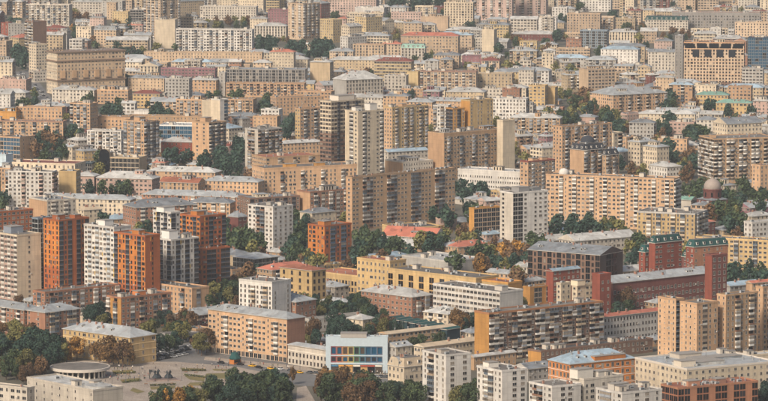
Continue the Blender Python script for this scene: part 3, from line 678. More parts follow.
B(258, 130, 11, 13, 24, 50, 'offwhite/ltgrey', 'flat bitumen', '|.bb.|', 'bgb', 'off-white tower with grey balcony rows over the trees', 'off-white balcony tower', fh=2.9, name='tower_block', cat='tower block', bal='m', hut=[(.4, .5, 5, 4, 2, 'plain.#8b867f')])
B(331, 102, 20, 11, 33, 48, 'cream', 'flat bitumen', 'WW', 'WWg', 'tall unfinished tower with brown grid of square openings', 'brown-grid tower', fh=3.1, name='tower_block', cat='tower block', frame='d', bay=3.0, bal='d', hut=[(.5, .5, 16, 10, 4, 'plain.#cdc2b2')], split=(.62, 'brown'))
B(358, 112, 18, 13, 26, 50, 'cream', 'flat bitumen', '|wg.|', '|.gw.wg|', 'tall cream tower with columns of white balconies', 'tall cream tower', fh=3.1, name='tower_block', cat='tower block', bal='w', hut=[(.7, .4, 7, 6, 5, 'plain.#cfc9be'), (.2, .5, 6, 5, 3, 'plain.#cfc9be')])
B(392, 108, 12, 8, 36, 50, 'peach/yellow', 'flat bitumen', 'w', 'wb.wb', 'peach twelve-storey tower with ribbed balcony columns', 'ribbed peach tower', fh=3.0, name='tower_block', cat='tower block', bal='m', hut=[(.4, .5, 5, 5, 2.4, 'wall.tan')])
B(444, 134, 12, 16, 62, 49, 'tan/sand', 'flat bitumen', '.', 'wbww', 'sand twelve-storey slab with grey balcony columns and tan end', 'sand balcony slab', fh=2.95, bal='m', clutter=1.3)
B(503, 121, 14, 6, 12, 50, 'cream', 'flat bitumen', '.', '|..|', 'blank cream stair tower at the end of the sand slab', None, fh=3.0, name='tower_block', cat='tower block')
B(453, 109, 11, 7, 12, 52, 'gold', 'flat bitumen', 'g', 'wg', 'golden orange wing with dark windows behind the sand slab', None, fh=2.9, name='tower_block', cat='tower block', bal='d')
B(470, 101, 13, 9, 23, 52, 'gold/yellow', 'flat bitumen', '.', 'w.w', 'tall golden orange block behind the sand slab', 'golden orange block', fh=2.9, name='tower_block', cat='tower block')
B(530, 173, 4, 72, 6, 28, 'white', 'flat pale', 'n', 'n', 'long low white office with two dark window bands', 'long low white office', fh=3.6, bay=1.9, dr=18, name='office_building')
B(403, 162.5, 4, 18, 30, 55, 'tan/offwhite', 'flat pale', '.', 'nn', 'low school with white ribbed front beside the sand slab', None, fh=3.4, bay=2.2, name='school')
B(388, 152, 4, 6, 40, 60, 'offwhite', 'gable bluemetal', 'w', 'w', 'low house with blue-grey roof behind the low school', None, fh=3.0, kindword='house')
B(584, 150, 9, 14, 21, 50, 'peach/sand', 'mans slate', '.', 'bw', 'peach house with black mansard roof and white dormers', 'black-mansard house', fh=3.0, name='mansion', bal='m', hut=[(.5, .5, 13, 10, 4.6, 'roof.slate')])
B(606, 155, 8, 3, 13, 50, 'sand', 'mans slate', 'w', 'bw', 'smaller wing with black mansard beside the black-mansard house', None, fh=3.0, name='mansion', bal='m')
B(528, 162, 8, 8, 27, 50, 'peach/tan', 'flat rust', 'w', 'wgw', 'peach eight-storey block with dark red roof edge', None, fh=2.9, top=S_ + '#7c4438', bal='m', hut=[(.3, .4, 5, 5, 2.2, 'wall.peach'), (.7, .5, 5, 4, 2.2, 'wall.peach')])
B(562, 127, 12, 9, 50, 52, 'tan', 'flat bitumen', 'w', 'wbw', 'tan twelve-storey slab behind the black-mansard house', None, fh=2.9, bal='m')
B(714, 139.5, 11, 15, 62, 72, 'peach/sand', 'flat bitumen', 'b', 'bbw', 'sand eleven-storey slab with rows of pale balconies near the church', 'sand slab by the church', fh=3.0, bal='m', hut=[(.1, .5, 4, 4, 2.4, 'wall.peach')])
B(760, 166, 6, 8, 20, 56, 'peach', 'flat bitumen', 'w', 'ww', 'peach six-storey block in front of the sand slab', None)
B(657, 147, 5, 14, 12, 50, 'cream', 'hip metal', 'w', 'w', 'ornate cream house with grey hip roof among trees', 'ornate cream house', fh=3.6, kindword='house', bay=2.6, band=(2, S_ + '#d7c9b2'))
B(640, 142, 5, 12, 16, 45, 'cream', 'hip metal', 'w', 'w', 'cream house with hip roof next to the ornate cream house', None, fh=3.6, kindword='house', bay=2.8)
B(667, 167, 3, 18, 15, 55, 'white', 'hip pale', 'a', 'w', 'small white villa with pale hip roof by the trees', None, fh=3.6, kindword='villa', bay=2.8)
B(52, 172.5, 9, 44, 5, 12, 'white', 'flat bitumen', 'wwbw', 'b', 'white nine-storey block with pinkish balcony columns', 'white block with pink balconies', fh=2.9, bal='plain.#b59a8c', name='tower_block', cat='tower block')
B(76, 172, 8, 17, 3, 10, 'yellow', 'flat bitumen', '.', 'w', 'blank yellow wall block next to the white balcony block', None, dr=14)
B(10, 169, 8, 14, 4, 20, 'peach', 'flat bitumen', 'bw', 'w', 'peach block with balconies beside the white balcony block', None, dr=14)
B(75, 164.5, 4, 63, 6, 16, 'cream', 'flat darkred', 'Tn', 'w', 'long cream arcade building with dark red flat roof', 'long cream arcade', fh=3.6, dr=24, bay=3.6)
B(20, 138, 5, 20, 14, 30, 'sand/peach', 'flat bitumen', 'G', '.n.', 'sand-coloured office with blue glass front and blank corner tower', None, frame='u', fh=3.4, name='office_building')
B(6, 155, 4, 12, 7, 30, 'paleblue', 'flat bluemetal', '.', '.', 'pale blue windowless hall beside the cream arcade', None, fh=3.6, name='hall')
B(72, 147, 3, 9, 7, 50, 'cream', 'gable metal', 'w', 'w', 'small cream gabled house behind the cream arcade', None, kindword='house', fh=3.4)
B(84, 151, 3, 8, 14, 55, 'yellow', 'hip lead', 'w', 'w', 'small yellow house with lead-grey hip roof by the arched glass building', None, kindword='house', fh=3.4)
B(92, 163.5, 3, 18, 5, 20, 'tealdark', 'flat lead', 'G', 'G', 'low dark glass link beside the arched glass building', None, fh=3.0, dr=10)
B(94, 176, 5, 20, 3, 14, 'pink', 'hip pale', 'w', 'w', 'pinkish five-storey house with pale roof beside the white-roofed block', None, dr=13, kindword='house')
B(152, 179, 4, 56, 5, 16, 'pink', 'hip pale', 'w', 'w', 'pinkish four-storey block with bright white hip roof', 'bright white-roofed block', dr=18, pitch=.5, fh=3.2)
B(121, 131.5, 6, 34, 5, 14, 'white', 'flat bitumen', 'wb', 'w', 'white six-storey block with pale balconies by the tan twin tower', None, dr=13)
B(144, 122, 11, 20, 14.5, 40, 'peach/sand', 'flat bitumen', 'wb', 'bg', 'peach eleven-storey tower with brownish balcony side', 'peach twin tower', name='tower_block', cat='tower block', hut=[(.4, .5, 7, 6, 3, 'wall.tan')])
B(209, 123, 10, 17, 17, 42, 'peach/sand', 'flat bitumen', '.w', 'bg', 'peach ten-storey tower beside the dark green trees', 'peach tower by green trees', name='tower_block', cat='tower block', hut=[(.4, .6, 7, 6, 3.4, 'wall.tan')])
B(192, 126, 4, 33, 4, 10, 'bluegrey', 'flat pale', 'G', 'G', 'low mall with blue glass front and white roof edge', 'blue glass mall', frame='u', fh=3.6, dr=26, name='mall', top=S_ + '#d3d0c8')
B(192, 142, 4, 31, 3, 10, 'red', 'hip pale', 'n', 'n', 'red four-storey house with bright white roof', 'red white-roofed house', fh=3.4, dr=16, kindword='house')
B(215, 172.5, 3, 68, 6, 16, 'peach', 'hip pale', 'w', 'w', 'long peach house with white patchy roof by green trees', None, dr=16, fh=3.0)
B(198, 183, 4, 38, 5, 18, 'sand', 'gable rust', 'wT', 'w', 'sand-coloured house with rust roof between white roofs', None, dr=15)
B(258, 182, 4, 54, 5, 16, 'peach', 'hip metal', 'w', 'w', 'peach four-storey house with long grey hip roof', None, dr=15)
B(240, 197, 5, 98, 5, 16, 'terra', 'hip metal', 'wbw', 'w', 'very long brick block with grey hip roof above the orange towers', 'very long brick block', dr=15)
B(130, 200, 4, 92, 5, 14, 'cream', 'hip metal', 'w', 'w', 'very long cream block with grey hip roof', None, dr=14)
B(136, 207.5, 5, 13, 61, 62, 'brick', 'hip lead', 'w', 'wbw', 'brick five-storey block with lead-grey hip roof behind the white towers', 'brick block behind the white towers', bal='w')
B(47, 201, 5, 18, 29, 55, 'tan/offwhite', 'flat lead', '.', 'wbw', 'off-white five-storey block with balconies behind the tall orange tower', None, bal='w')
B(84, 210, 3, 6, 18, 55, 'cream', 'hip sandroof', 'w', 'w', 'small cream house with sandy hip roof behind the white tower', None, kindword='house')
B(230, 203, 5, 42, 6, 14, 'peach', 'hip lead', 'wb', 'w', 'peach five-storey block with balconies behind the broad orange tower', None, dr=14, bal='w')
B(250, 199, 6, 12, 50, 62, 'brown', 'flat lead', 'w', 'gw', 'brown block with dark glazing behind the white block among trees', None, bal='d')
B(238, 217, 3, 10, 9, 45, 'redbrown', 'hip lead', '.', 'w', 'dark red pavilion with steep lead-grey hip roof', None, kindword='house', fh=3.6, pitch=.9)
B(312, 213, 4, 12, 24, 50, 'cream', 'hip lead', '.', 'w', 'cream house with grey hip roof behind the small orange tower', None, kindword='house', fh=3.4)
# upper rows
B(63, 122, 5, 72, 5, 10, 'peach', 'flat bitumen', 'wbw', 'w', 'long peach five-storey block with red-brown roof edge', 'long peach block', dr=13, top=S_ + '#93705a', bal='m')
B(62, 108, 4, 46, 5, 12, 'tan', 'flat bitumen', 'w', 'w', 'tan four-storey block with balconies behind the long peach block', None, dr=13)
B(16, 112, 3, 18, 3, 12, 'gold', 'flat lead', '.', 'w', 'golden yellow low hall with grey roof', None, dr=14)
B(90, 104, 8, 20, 5, 25, 'peach', 'flat bitumen', 'wb', 'w', 'peach eight-storey block with balcony columns', None, dr=14)
B(130, 117.5, 4, 42, 6, 12, 'tan', 'flat bitumen', 'w', 'w', 'long low tan block behind the white balcony block', None, dr=13)
B(202, 117, 3, 74, 4, 8, 'sand', 'flat bitumen', 'n', 'w', 'long low sand-coloured wall block behind the blue glass mall', None, dr=13)
B(152, 111, 2, 18, 3, 10, 'white', 'flat pale', '.', '.', 'small white flat-roofed annex', None, dr=12)
B(26, 80, 3, 28, 4, 12, 'pink', 'flat pale', 'n', 'n', 'pinkish ornate low house with pale roof by the avenue', None, dr=18, fh=3.4, kindword='house')
B(94, 90, 4, 42, 5, 14, 'offwhite', 'hip pale', 'w', 'w', 'off-white house row with pale roofs below the palace block', None, dr=14)
B(128, 90.5, 4, 31, 5, 12, 'peach', 'flat bitumen', 'w', 'w', 'peach four-storey house below the palace block', None, dr=14)
B(57, 53, 11, 10.5, 68, 62, 'cream/tan', 'flat lead', 'w', 'w', 'huge tan palace block with dark cornices and carved bays', 'tan palace block', fh=3.5, bay=3.4, band=(3, S_ + '#8d7560'), name='palace_block', clutter=2, top=S_ + '#6f6558')
B(33, 22, 12, 8, 13.5, 52, 'sand/brown', 'flat bitumen', 'gb', '.', 'brown blank-walled tower by the avenue', 'brown blank tower', name='tower_block', cat='tower block')
B(36, 45, 9, 7, 11, 52, 'cream', 'flat bitumen', 'w', 'w', 'cream nine-storey house beside the palace block', None)
B(69, 5, 8, 43, 6, 12, 'offwhite', 'flat bitumen', 'wb', 'w', 'long off-white eight-storey block on the far side', 'long off-white far block', dr=14)
B(26, 24, 6, 18, 3, 12, 'grey', 'flat lead', 'w', 'w', 'grey office beside the brown blank tower', None, dr=14)
B(8, 23, 5, 7, 3, 20, 'red', 'flat bitumen', 'w', 'w', 'narrow red house beside the grey office', None, dr=12, kindword='house')
B(63, 28, 4, 18, 5, 14, 'red', 'hip darkred', 'w', 'w', 'dusky red house with dark red roof behind the palace block', None, dr=14, kindword='house')
B(91, 27, 5, 15, 4, 14, 'cream', 'flat pale', 'w', 'w', 'cream five-storey house behind the palace block', None, dr=13, kindword='house')
B(116, 30, 6, 22, 5, 14, 'tan', 'mans lead', 'w', 'w', 'tan house with grey mansard behind the palace block', None, dr=14, kindword='house')
B(128, 12, 4, 16, 4, 12, 'yellow', 'flat bitumen', 'n', 'w', 'yellow far block beside the grey slab', None, dr=14)
B(144, 10, 6, 14, 3, 10, 'grey', 'flat lead', 'G', 'w', 'grey glazed slab beside the far tan tower', None, dr=14)
B(160, -25, 24, 16, 20, 48, 'peach/tan', 'flat bitumen', 'wb', 'wbw', 'far tall tan tower cut by balconies', 'far tall tan tower', name='tower_block', cat='tower block')
B(175, 20, 10, 20, 3, 8, 'cream', 'flat bitumen', '.', '.', 'blank cream box building with flat roof', 'blank cream box', dr=16)
B(252, 30, 8, 76, 4, 9, 'white', 'flat bitumen', 'wgwbW', 'w', 'long white eight-storey panel block with dark balcony columns', 'long white panel block', dr=13, bal='m')
B(256, 7, 5, 56, 4, 8, 'offwhite', 'flat pale', 'w', 'w', 'far off-white office with dark glass strip', None, dr=16)
B(262, 53, 3, 118, 4, 6, 'tan', 'flat bitumen', 'n', 'w', 'very long low tan wall block', None, dr=12)
B(158, 66, 4, 18, 4, 10, 'cream', 'gable pale', 'T', 'w', 'cream hall with pale gable roof', None, dr=20, kindword='hall')
B(164, 78, 4, 36, 4, 10, 'tan', 'hip lead', 'n', 'w', 'tan four-storey house with grey roof beside pink row', None, dr=14, kindword='house')
B(215, 69, 4, 54, 4, 8, 'magenta', 'flat lead', 'w', 'w', 'long dusky pink row with grey roof', 'dusky pink row', dr=14)
B(189, 79, 7, 24, 3, 10, 'ltgrey', 'flat bitumen', 'w', 'w', 'light grey seven-storey house with small windows', None, dr=14)
B(216, 80, 5, 26, 4, 12, 'peach', 'hip pale', 'w', 'w', 'peach house with white hip roof', None, dr=14, kindword='house')
B(225, 73, 7, 7, 2, 10, 'ltgrey', 'flat pale', 'n', 'n', 'slim light grey glass tower', None, dr=10, name='tower_block', cat='tower block')
B(305, 70, 5, 79, 4, 6, 'grey', 'flat lead', 'TG', 'w', 'long grey columned hall', 'grey columned hall', dr=22, name='hall')
B(304, 84, 4, 78, 4, 8, 'tan', 'flat bitumen', 'wb', 'w', 'long tan block in front of the grey columned hall', None, dr=13)
B(202, 100, 5, 26, 4, 12, 'peach', 'flat bitumen', 'wg', 'w', 'peach five-storey block behind the blue-strip towers', None, dr=14)
B(212, 101, 8, 10, 2, 15, 'cream', 'flat bitumen', '.', 'G', 'cream tower with blue glass side', 'cream blue-strip tower', frame='u', dr=12, name='tower_block', cat='tower block')
B(220, 100, 9, 9, 8, 45, 'cream/white', 'flat bitumen', '.', '|.G|', 'white tower with blue glass strip', None, frame='u', name='tower_block', cat='tower block')
B(253, 100, 5, 26, 4, 12, 'tan', 'flat bitumen', 'wb', 'w', 'tan block with balconies beside the blue-strip towers', None, dr=14)
B(279, 110, 5, 18, 3, 14, 'white', 'flat pale', 'w', 'w', 'small white five-storey house by the trees', None, dr=12, kindword='house')
B(277, 117, 4, 24, 3, 14, 'sand', 'flat bitumen', 'n', 'w', 'sand-coloured house below the small white house', None, dr=12, kindword='house')
B(300, 109, 9, 5, 21, 52, 'yellow/tan', 'flat bitumen', 'w', 'wbw', 'yellow and tan tower beside the brown-grid tower', None, name='tower_block', cat='tower block')
B(276, 98, 5, 4, 48, 66, 'tan', 'flat bitumen', 'w', 'w', 'long tan block behind the yellow and tan tower', None, dl=13)
B(330, 62, 7, 20, 4, 12, 'beige', 'hip pale', '.', 'w', 'beige house with white hip roof and blank wall', None, dr=16, kindword='house')
B(346, 80, 5, 13, 37, 60, 'ltgrey/offwhite', 'hip pale', '.', 'TT', 'columned hall with broad white hip roof', 'white-roofed columned hall', fh=3.4, name='hall', pitch=.6)
B(331, 92, 4, 34, 4, 14, 'tan', 'flat bitumen', 'w', 'w', 'tan low block below the white-roofed hall', None, dr=13)
B(384, 60, 4, 54, 4, 8, 'beige', 'hip pale', 'n', 'w', 'long beige house with pale roof', None, dr=14, kindword='house')
B(384, 45, 5, 31, 4, 10, 'tan', 'flat rust', 'wT', 'w', 'tan house with rust roof by far yellow blocks', None, dr=14, kindword='house')
B(310, 44, 3, 12, 4, 40, 'cream', 'hip pale', 'w', 'w', 'small cream chapel building with pale roof in dark trees', None, kindword='house')
B(303, 4, 13, 15, 17, 44, 'peach/tan', 'flat bitumen', 'wb.', 'bw', 'far tan thirteen-storey tower', 'far tan thirteen-storey tower', name='tower_block', cat='tower block')
B(286, 26, 4, 32, 4, 8, 'offwhite', 'hip pale', 'T', 'w', 'far white columned building with white hip roof', None, dr=16, kindword='building')
B(288, 10, 6, 20, 3, 10, 'magenta', 'flat bitumen', 'w', 'w', 'far dusky red house beside the tan tower', None, dr=14, kindword='house')
B(333, 20, 8, 13, 18, 45, 'yellow', 'flat bitumen', 'w', 'wn', 'far yellow block with pale corner', 'far yellow block', dr=14)
B(366, 18, 7, 11, 16, 45, 'yellow', 'flat bitumen', 'w', 'w', 'second far yellow block with pale corner', None)
B(376, 0, 6, 47, 3, 8, 'pink', 'flat bitumen', 'w', 'w', 'far long pink block', None, dr=14)
B(384, 8, 4, 29, 3, 8, 'white', 'flat pale', '.', 'w', 'far low white hall', None, dr=20, kindword='hall')
B(476, 72, 6, 56, 4, 9, 'tan', 'flat bitumen', 'wg', 'w', 'tan six-storey block with columns of grey loggias', 'tan loggia-column block', dr=14, bal='m', top=S_ + '#8a6a58')
B(418, 72, 6, 11, 4, 12, 'yellow', 'flat bitumen', '.', '.', 'blank yellow end of the loggia-column block', None, dr=14)
B(406, 76, 5, 22, 2, 10, 'offwhite', 'flat slate', 'w', 'w', 'off-white house with dark attic band', None, dr=14, kindword='house')
B(512, 74, 5, 36, 3, 8, 'beige', 'flat pale', 'w', 'w', 'beige five-storey house with pale roof', None, dr=14)
B(484, 92, 3, 38, 4, 10, 'beige', 'hip pale', 'n', 'w', 'low beige house with wide pale roof', None, dr=18, kindword='house')
B(432, 102, 5, 26, 4, 14, 'tan', 'hip metal', 'w', 'w', 'tan five-storey block behind the ribbed peach tower', None, dr=14)
B(448, 106, 7, 15, 4, 14, 'white', 'flat pale', 'wb', 'w', 'white block beside the golden orange block', None, dr=13)
B(408, 96, 6, 25, 3, 12, 'sand', 'hip lead', 'w', 'w', 'sand-coloured house with lead roof beside dark trees', None, dr=14, kindword='house')
B(458, 36, 6, 57, 4, 8, 'tan', 'hip salmon', 'w', 'w', 'big tan block with long salmon-red hip roof', 'salmon-roofed tan block', dr=16, fh=3.3)
B(425, 48, 4, 24, 3, 8, 'offwhite', 'mans copper', 'T', 'w', 'white house with green mansard before the salmon-roofed block', None, dr=12, kindword='house')
B(401, 44, 4, 20, 3, 8, 'peach', 'hip salmon', 'w', 'w', 'peach house with salmon roof beside the green mansard', None, dr=13, kindword='house')
B(473, 3, 9, 29, 3, 8, 'cream', 'flat bitumen', 'w', 'w', 'far cream block with dark window grid', None, dr=14, frame='d')
B(512, -18, 15, 38, 5, 10, 'pink', 'flat bitumen', 'wb.', 'w', 'far tall pink slab with ribbed facade', 'far tall pink slab', dr=15, name='tower_block', cat='tower block')
B(546, -20, 15, 30, 5, 12, 'pink', 'flat bitumen', 'w.b', 'w', 'far tall pink slab with blank corner', None, dr=15, name='tower_block', cat='tower block')
B(448, 17, 5, 27, 4, 8, 'sand', 'flat bitumen', '.', 'w', 'blank sand-coloured wall building far off', None, dr=14)
B(421, 13, 4, 30, 3, 8, 'pink', 'flat bitumen', 'w', 'w', 'far pinkish low house', None, dr=14, kindword='house')
B(494, 30, 8, 12, 4, 16, 'cream', 'flat bitumen', '.', '.', 'beige ribbed block with blank wall', None, dr=13)
B(483, 30, 5, 37, 3, 9, 'ltgrey', 'hip pale', 'wg', 'w', 'light grey house with pale roof behind the ribbed block', None, dr=14, kindword='house')
B(555, 34, 2, 43, 3, 6, 'redbrown', 'hip pale', 'n', 'n', 'long low dark red hall with white roof', 'low dark red hall', dr=16, kindword='hall', fh=3.4)
B(600, 14, 8, 33, 3, 10, 'sand', 'flat bitumen', 'w', 'w', 'sand-coloured block with reddish lower floors', None, dr=14)
B(607, 31, 6, 27, 3, 12, 'bluegrey', 'flat lead', 'Gw', 'w', 'blue-grey office with glass top', None, dr=14, name='office_building')
B(590, 49, 3, 34, 3, 8, 'tan', 'flat bitumen', 'W', 'w', 'tan low office with ribbon windows', None, dr=14, name='office_building')
B(636, 32, 4, 27, 3, 10, 'cream', 'hip pale', 'T', 'w', 'cream arched house far off', None, dr=14, kindword='house')
B(567, 8, 4, 15, 3, 10, 'white', 'flat pale', 'w', 'w', 'small far white house', None, dr=13, kindword='house')
B(760, 13, 6, 88, 3, 5, 'grey', 'flat rust', 'wT', 'w', 'very wide far grey ministry block with rows of windows', 'far grey ministry block', dr=16, fh=3.3)
B(768, 23, 5, 33, 3, 8, 'peach', 'flat bitumen', 'w', 'w', 'orange-tan far block beside the ministry', None, dr=14)
B(688, 20, 4, 43, 3, 8, 'offwhite', 'mans dkgreen', 'w', 'w', 'far white palace with dark green mansard roof', 'far green-mansard palace', dr=16, kindword='palace')
B(744, 43, 14, 60, 4, 7, 'peach', 'flat tar', 'w', 'w', 'peach grand hotel with a band of tall dark windows under its roof', 'peach grand hotel', dr=20, fh=3.0, bay=3.0, frame='d', topf='GGG.', band=(4, S_ + '#c9a581'), name='hotel', cat='hotel', top=S_ + '#b98f6a', split=(.12, 'brown'))
B(683, 36, 15, 8, 2, 10, 'grey', 'flat lead', 'n', 'w', 'slim grey tower against the grand hotel', None, dr=14, name='tower_block', cat='tower block')
B(763, 69, 7, 21, 3, 10, 'ltgrey', 'flat bitumen', 'W', 'w', 'light grey office beside the grand hotel', None, dr=14, name='office_building')
B(770, 38, 11, 22, 4, 10, 'navy', 'flat lead', 'G', 'G', 'dark blue glass office block', 'dark blue glass office', frame='u', dr=16, name='office_building')
B(675, 52, 7, 27, 3, 12, 'offwhite', 'gable lead', 'w', 'w', 'off-white house with lead-grey roof by the slim grey tower', None, dr=13, kindword='house')
B(588, 70, 8, 9, 27, 66, 'tan/sand', 'flat bitumen', '.', 'W', 'tan office with ribbon windows and blank end', None, name='office_building')
B(613, 95, 6, 23, 54, 58, 'peach/tan', 'hip metal', 'w', 'wwb', 'tan six-storey block with broad grey hip roof', 'tan block with broad grey roof', fh=3.0)
B(555, 88, 6, 10, 3, 14, 'yellow', 'flat bitumen', '.', 'w', 'yellow house with plain wall near trees', None, dr=13, kindword='house')
B(545, 86, 7, 16, 3, 14, 'yellow', 'flat bitumen', 'w', 'w', 'yellow seven-storey house next to the plain wall', None, dr=13, kindword='house')
B(560, 118, 5, 50, 4, 10, 'sand', 'hip pale', 'wb', 'w', 'sand five-storey block with white hip roof', None, dr=15)
B(595, 117, 3, 18, 3, 20, 'pink', 'hip lead', '.', 'w', 'small pinkish house with lead roof among trees', None, dr=10, kindword='house')
B(728, 95, 4, 32, 3, 12, 'yellow', 'hip copper', 'w', 'w', 'yellow house with green copper roof', 'yellow copper-roofed house', dr=13, fh=3.4, kindword='house')
B(751, 103, 4, 35, 3, 12, 'yellow', 'hip copper', 'w', 'w', 'second yellow house with green copper roof', None, dr=13, fh=3.4, kindword='house')
B(751, 87, 6, 23, 3, 12, 'tan', 'flat bitumen', 'w', 'w', 'tan house behind the copper-roofed houses', None, dr=13, kindword='house')
B(727, 124, 4, 6, 35, 62, 'cream', 'gable lead', 'w', 'w', 'cream house with lead-grey gable roof', None, fh=3.6, kindword='house', dl=22)
B(694, 123, 4, 25, 3, 12, 'pink', 'flat bitumen', 'w', 'w', 'pinkish four-storey house beside trees', None, dr=13, kindword='house')
B(695, 114, 3, 56, 3, 8, 'cream', 'hip pale', 'n', 'w', 'long low cream house with pale roof', None, dr=13, kindword='house')
B(716, 120, 3, 20, 3, 12, 'offwhite', 'hip lead', 'w', 'w', 'off-white house with lead-grey hip roof', None, dr=13, kindword='house')
B(770, 101, 4, 17, 3, 12, 'pink', 'hip pale', 'w', 'w', 'pinkish house with pale hip roof', None, dr=13, kindword='house')
# special buildings that get extra parts below
MALL = B(387.5, 338, 4, 61.5, 3, 3, 'paleblue', 'flat tar', '', '', 'pale blue shopping mall with two rows of rainbow-coloured window panels', 'rainbow mall', h=19.0, dr=24, name='shopping_mall', cat='mall', clutter=2.2, hut=[(.4, .55, 7, 14, 2.2, 'plain.#9a948c')])
ARCH = B(139, 158.5, 4, 40, 7, 14, 'beige', 'flat sandroof', 'G', '.', 'dark glass building with a tall black arch at one end', 'arched glass building', fh=3.6, name='office_building', dr=20)
for k in range(8):
    B(391 + 8 * k, 318.5 + 1.55 * k, 1, 5, 13, 42, 'tealdark', 'gable dkgreen', '.', '.', None, None, fh=3.4, name='market_hall', cat='market hall', clutter=0, kindword='market hall', group='green-roofed market halls')
B(691, 200, 2, 14, 6, 30, 'offwhite', 'gable copper', '.', 'w', 'low hall with bright green copper roof beside the church', None, fh=3, kindword='hall')
B(172, 336, 1, 12, 26, 50, 'grey', 'flat tar', '.', 'S', 'low dark flat-roofed kiosk row among parked cars', None, fh=3.2, name='kiosk_row', kindword='kiosk')
B(196, 330, 1, 10, 14, 50, 'sand', 'flat lead', '.', 'S', 'low grey-roofed shop hut beside the kiosk row', None, fh=3.2, name='shop_hut', kindword='kiosk')

# ------------------------------------------------------------------ settle depths so that no two footprints run into each other
def place(b, dH):
    b['H'] = H = b['H0'] + dH
    P = at(b['x'], b['y'], H)
    b['P'] = Vector((P.x, P.y, 0)); b['s'] = pxm(P)
    if not b['dl']: b['LY'] = max(4, run(P, b['eL'], b['x'] - b['l']))
    if not b['dr']: b['LX'] = max(4, run(P, b['eR'], b['x'] + b['r']))
for b in BL:
    b['H0'] = b['H']; b['LX0'], b['LY0'] = b['LX'], b['LY']
DONE = []
for b in sorted(BL, key=lambda b: b['P'].y):
    best = None
    for dH in (0, -1, 1, -2, 2, -3, 3, -4.5, 4.5, -6, 6, -8, 8, -10, 10, -13, 13):
        if b['H0'] + dH < 3.5 or (b is MALL and dH): continue
        place(b, dH)
        c = corners(b)
        pen = sum(max(0, depth_over(c, corners(o)) - .3) for o in DONE if abs(o['P'].y - b['P'].y) < 260 and overlap(c, corners(o)))
        if best is None or pen < best[0] - .3: best = (pen, dH)
        if pen == 0: break
    place(b, best[1])
    if b['LX'] > 8:                                  # last resort: a shallower plan
        for _ in range(12):
            c = corners(b)
            if not any(overlap(c, corners(o)) for o in DONE): break
            if b['dr'] or b['r'] < 8: b['LX'] = max(6, b['LX'] * .88)
            if b['dl'] or b['l'] < 8: b['LY'] = max(6, b['LY'] * .88)
    b['fl'] = max(1, int((b['H'] - .6) / b['fh'] + .15))
    DONE.append(b)
if 'DEBUG' in globals():
    for i, b in enumerate(DONE):
        for o in DONE[:i]:
            if overlap(corners(b), corners(o)): print('OVER', round(depth_over(corners(b), corners(o)), 1), b['label'], '|', o['label'])

# ------------------------------------------------------------------ what the picture already holds (half-size raster of the catalogue), then fillers for the gaps
RW, RH = 384, 201
gx, gy = np.meshgrid(np.arange(RW) * 2 + 1, np.arange(RH) * 2 + 1)
owner = np.full((RH, RW), 0.0)                        # ground distance of what is seen there, 0 = nothing
def hull(pts):
    pts = sorted(set((round(x, 2), round(y, 2)) for x, y in pts))
    def half(ps):
        h = []
        for p in ps:
            while len(h) > 1 and (h[-1][0] - h[-2][0]) * (p[1] - h[-2][1]) - (h[-1][1] - h[-2][1]) * (p[0] - h[-2][0]) <= 0: h.pop()
            h.append(p)
        return h
    return half(pts)[:-1] + half(pts[::-1])[:-1]
def inside(poly):
    m = np.zeros((RH, RW), bool)
    i0 = max(0, int(min(p[0] for p in poly) / 2) - 1); i1 = min(RW, int(max(p[0] for p in poly) / 2) + 2)
    j0 = max(0, int(min(p[1] for p in poly) / 2) - 1); j1 = min(RH, int(max(p[1] for p in poly) / 2) + 2)
    if i1 <= i0 or j1 <= j0: return m
    X, Y = gx[j0:j1, i0:i1], gy[j0:j1, i0:i1]
    q = np.ones(X.shape, bool)
    for i in range(len(poly)):
        (x0, y0), (x1, y1) = poly[i], poly[(i + 1) % len(poly)]
        q &= ((x1 - x0) * (Y - y0) - (y1 - y0) * (X - x0)) >= 0
    m[j0:j1, i0:i1] = q
    return m
def outline(b):
    c = corners(b)
    return hull([proj((p.x, p.y, z)) for p in c for z in (0, b['H'] + b.get('rise', 0) + .7)])
for b in sorted(BL, key=lambda b: -b['P'].y):
    owner[inside(outline(b))] = b['P'].y
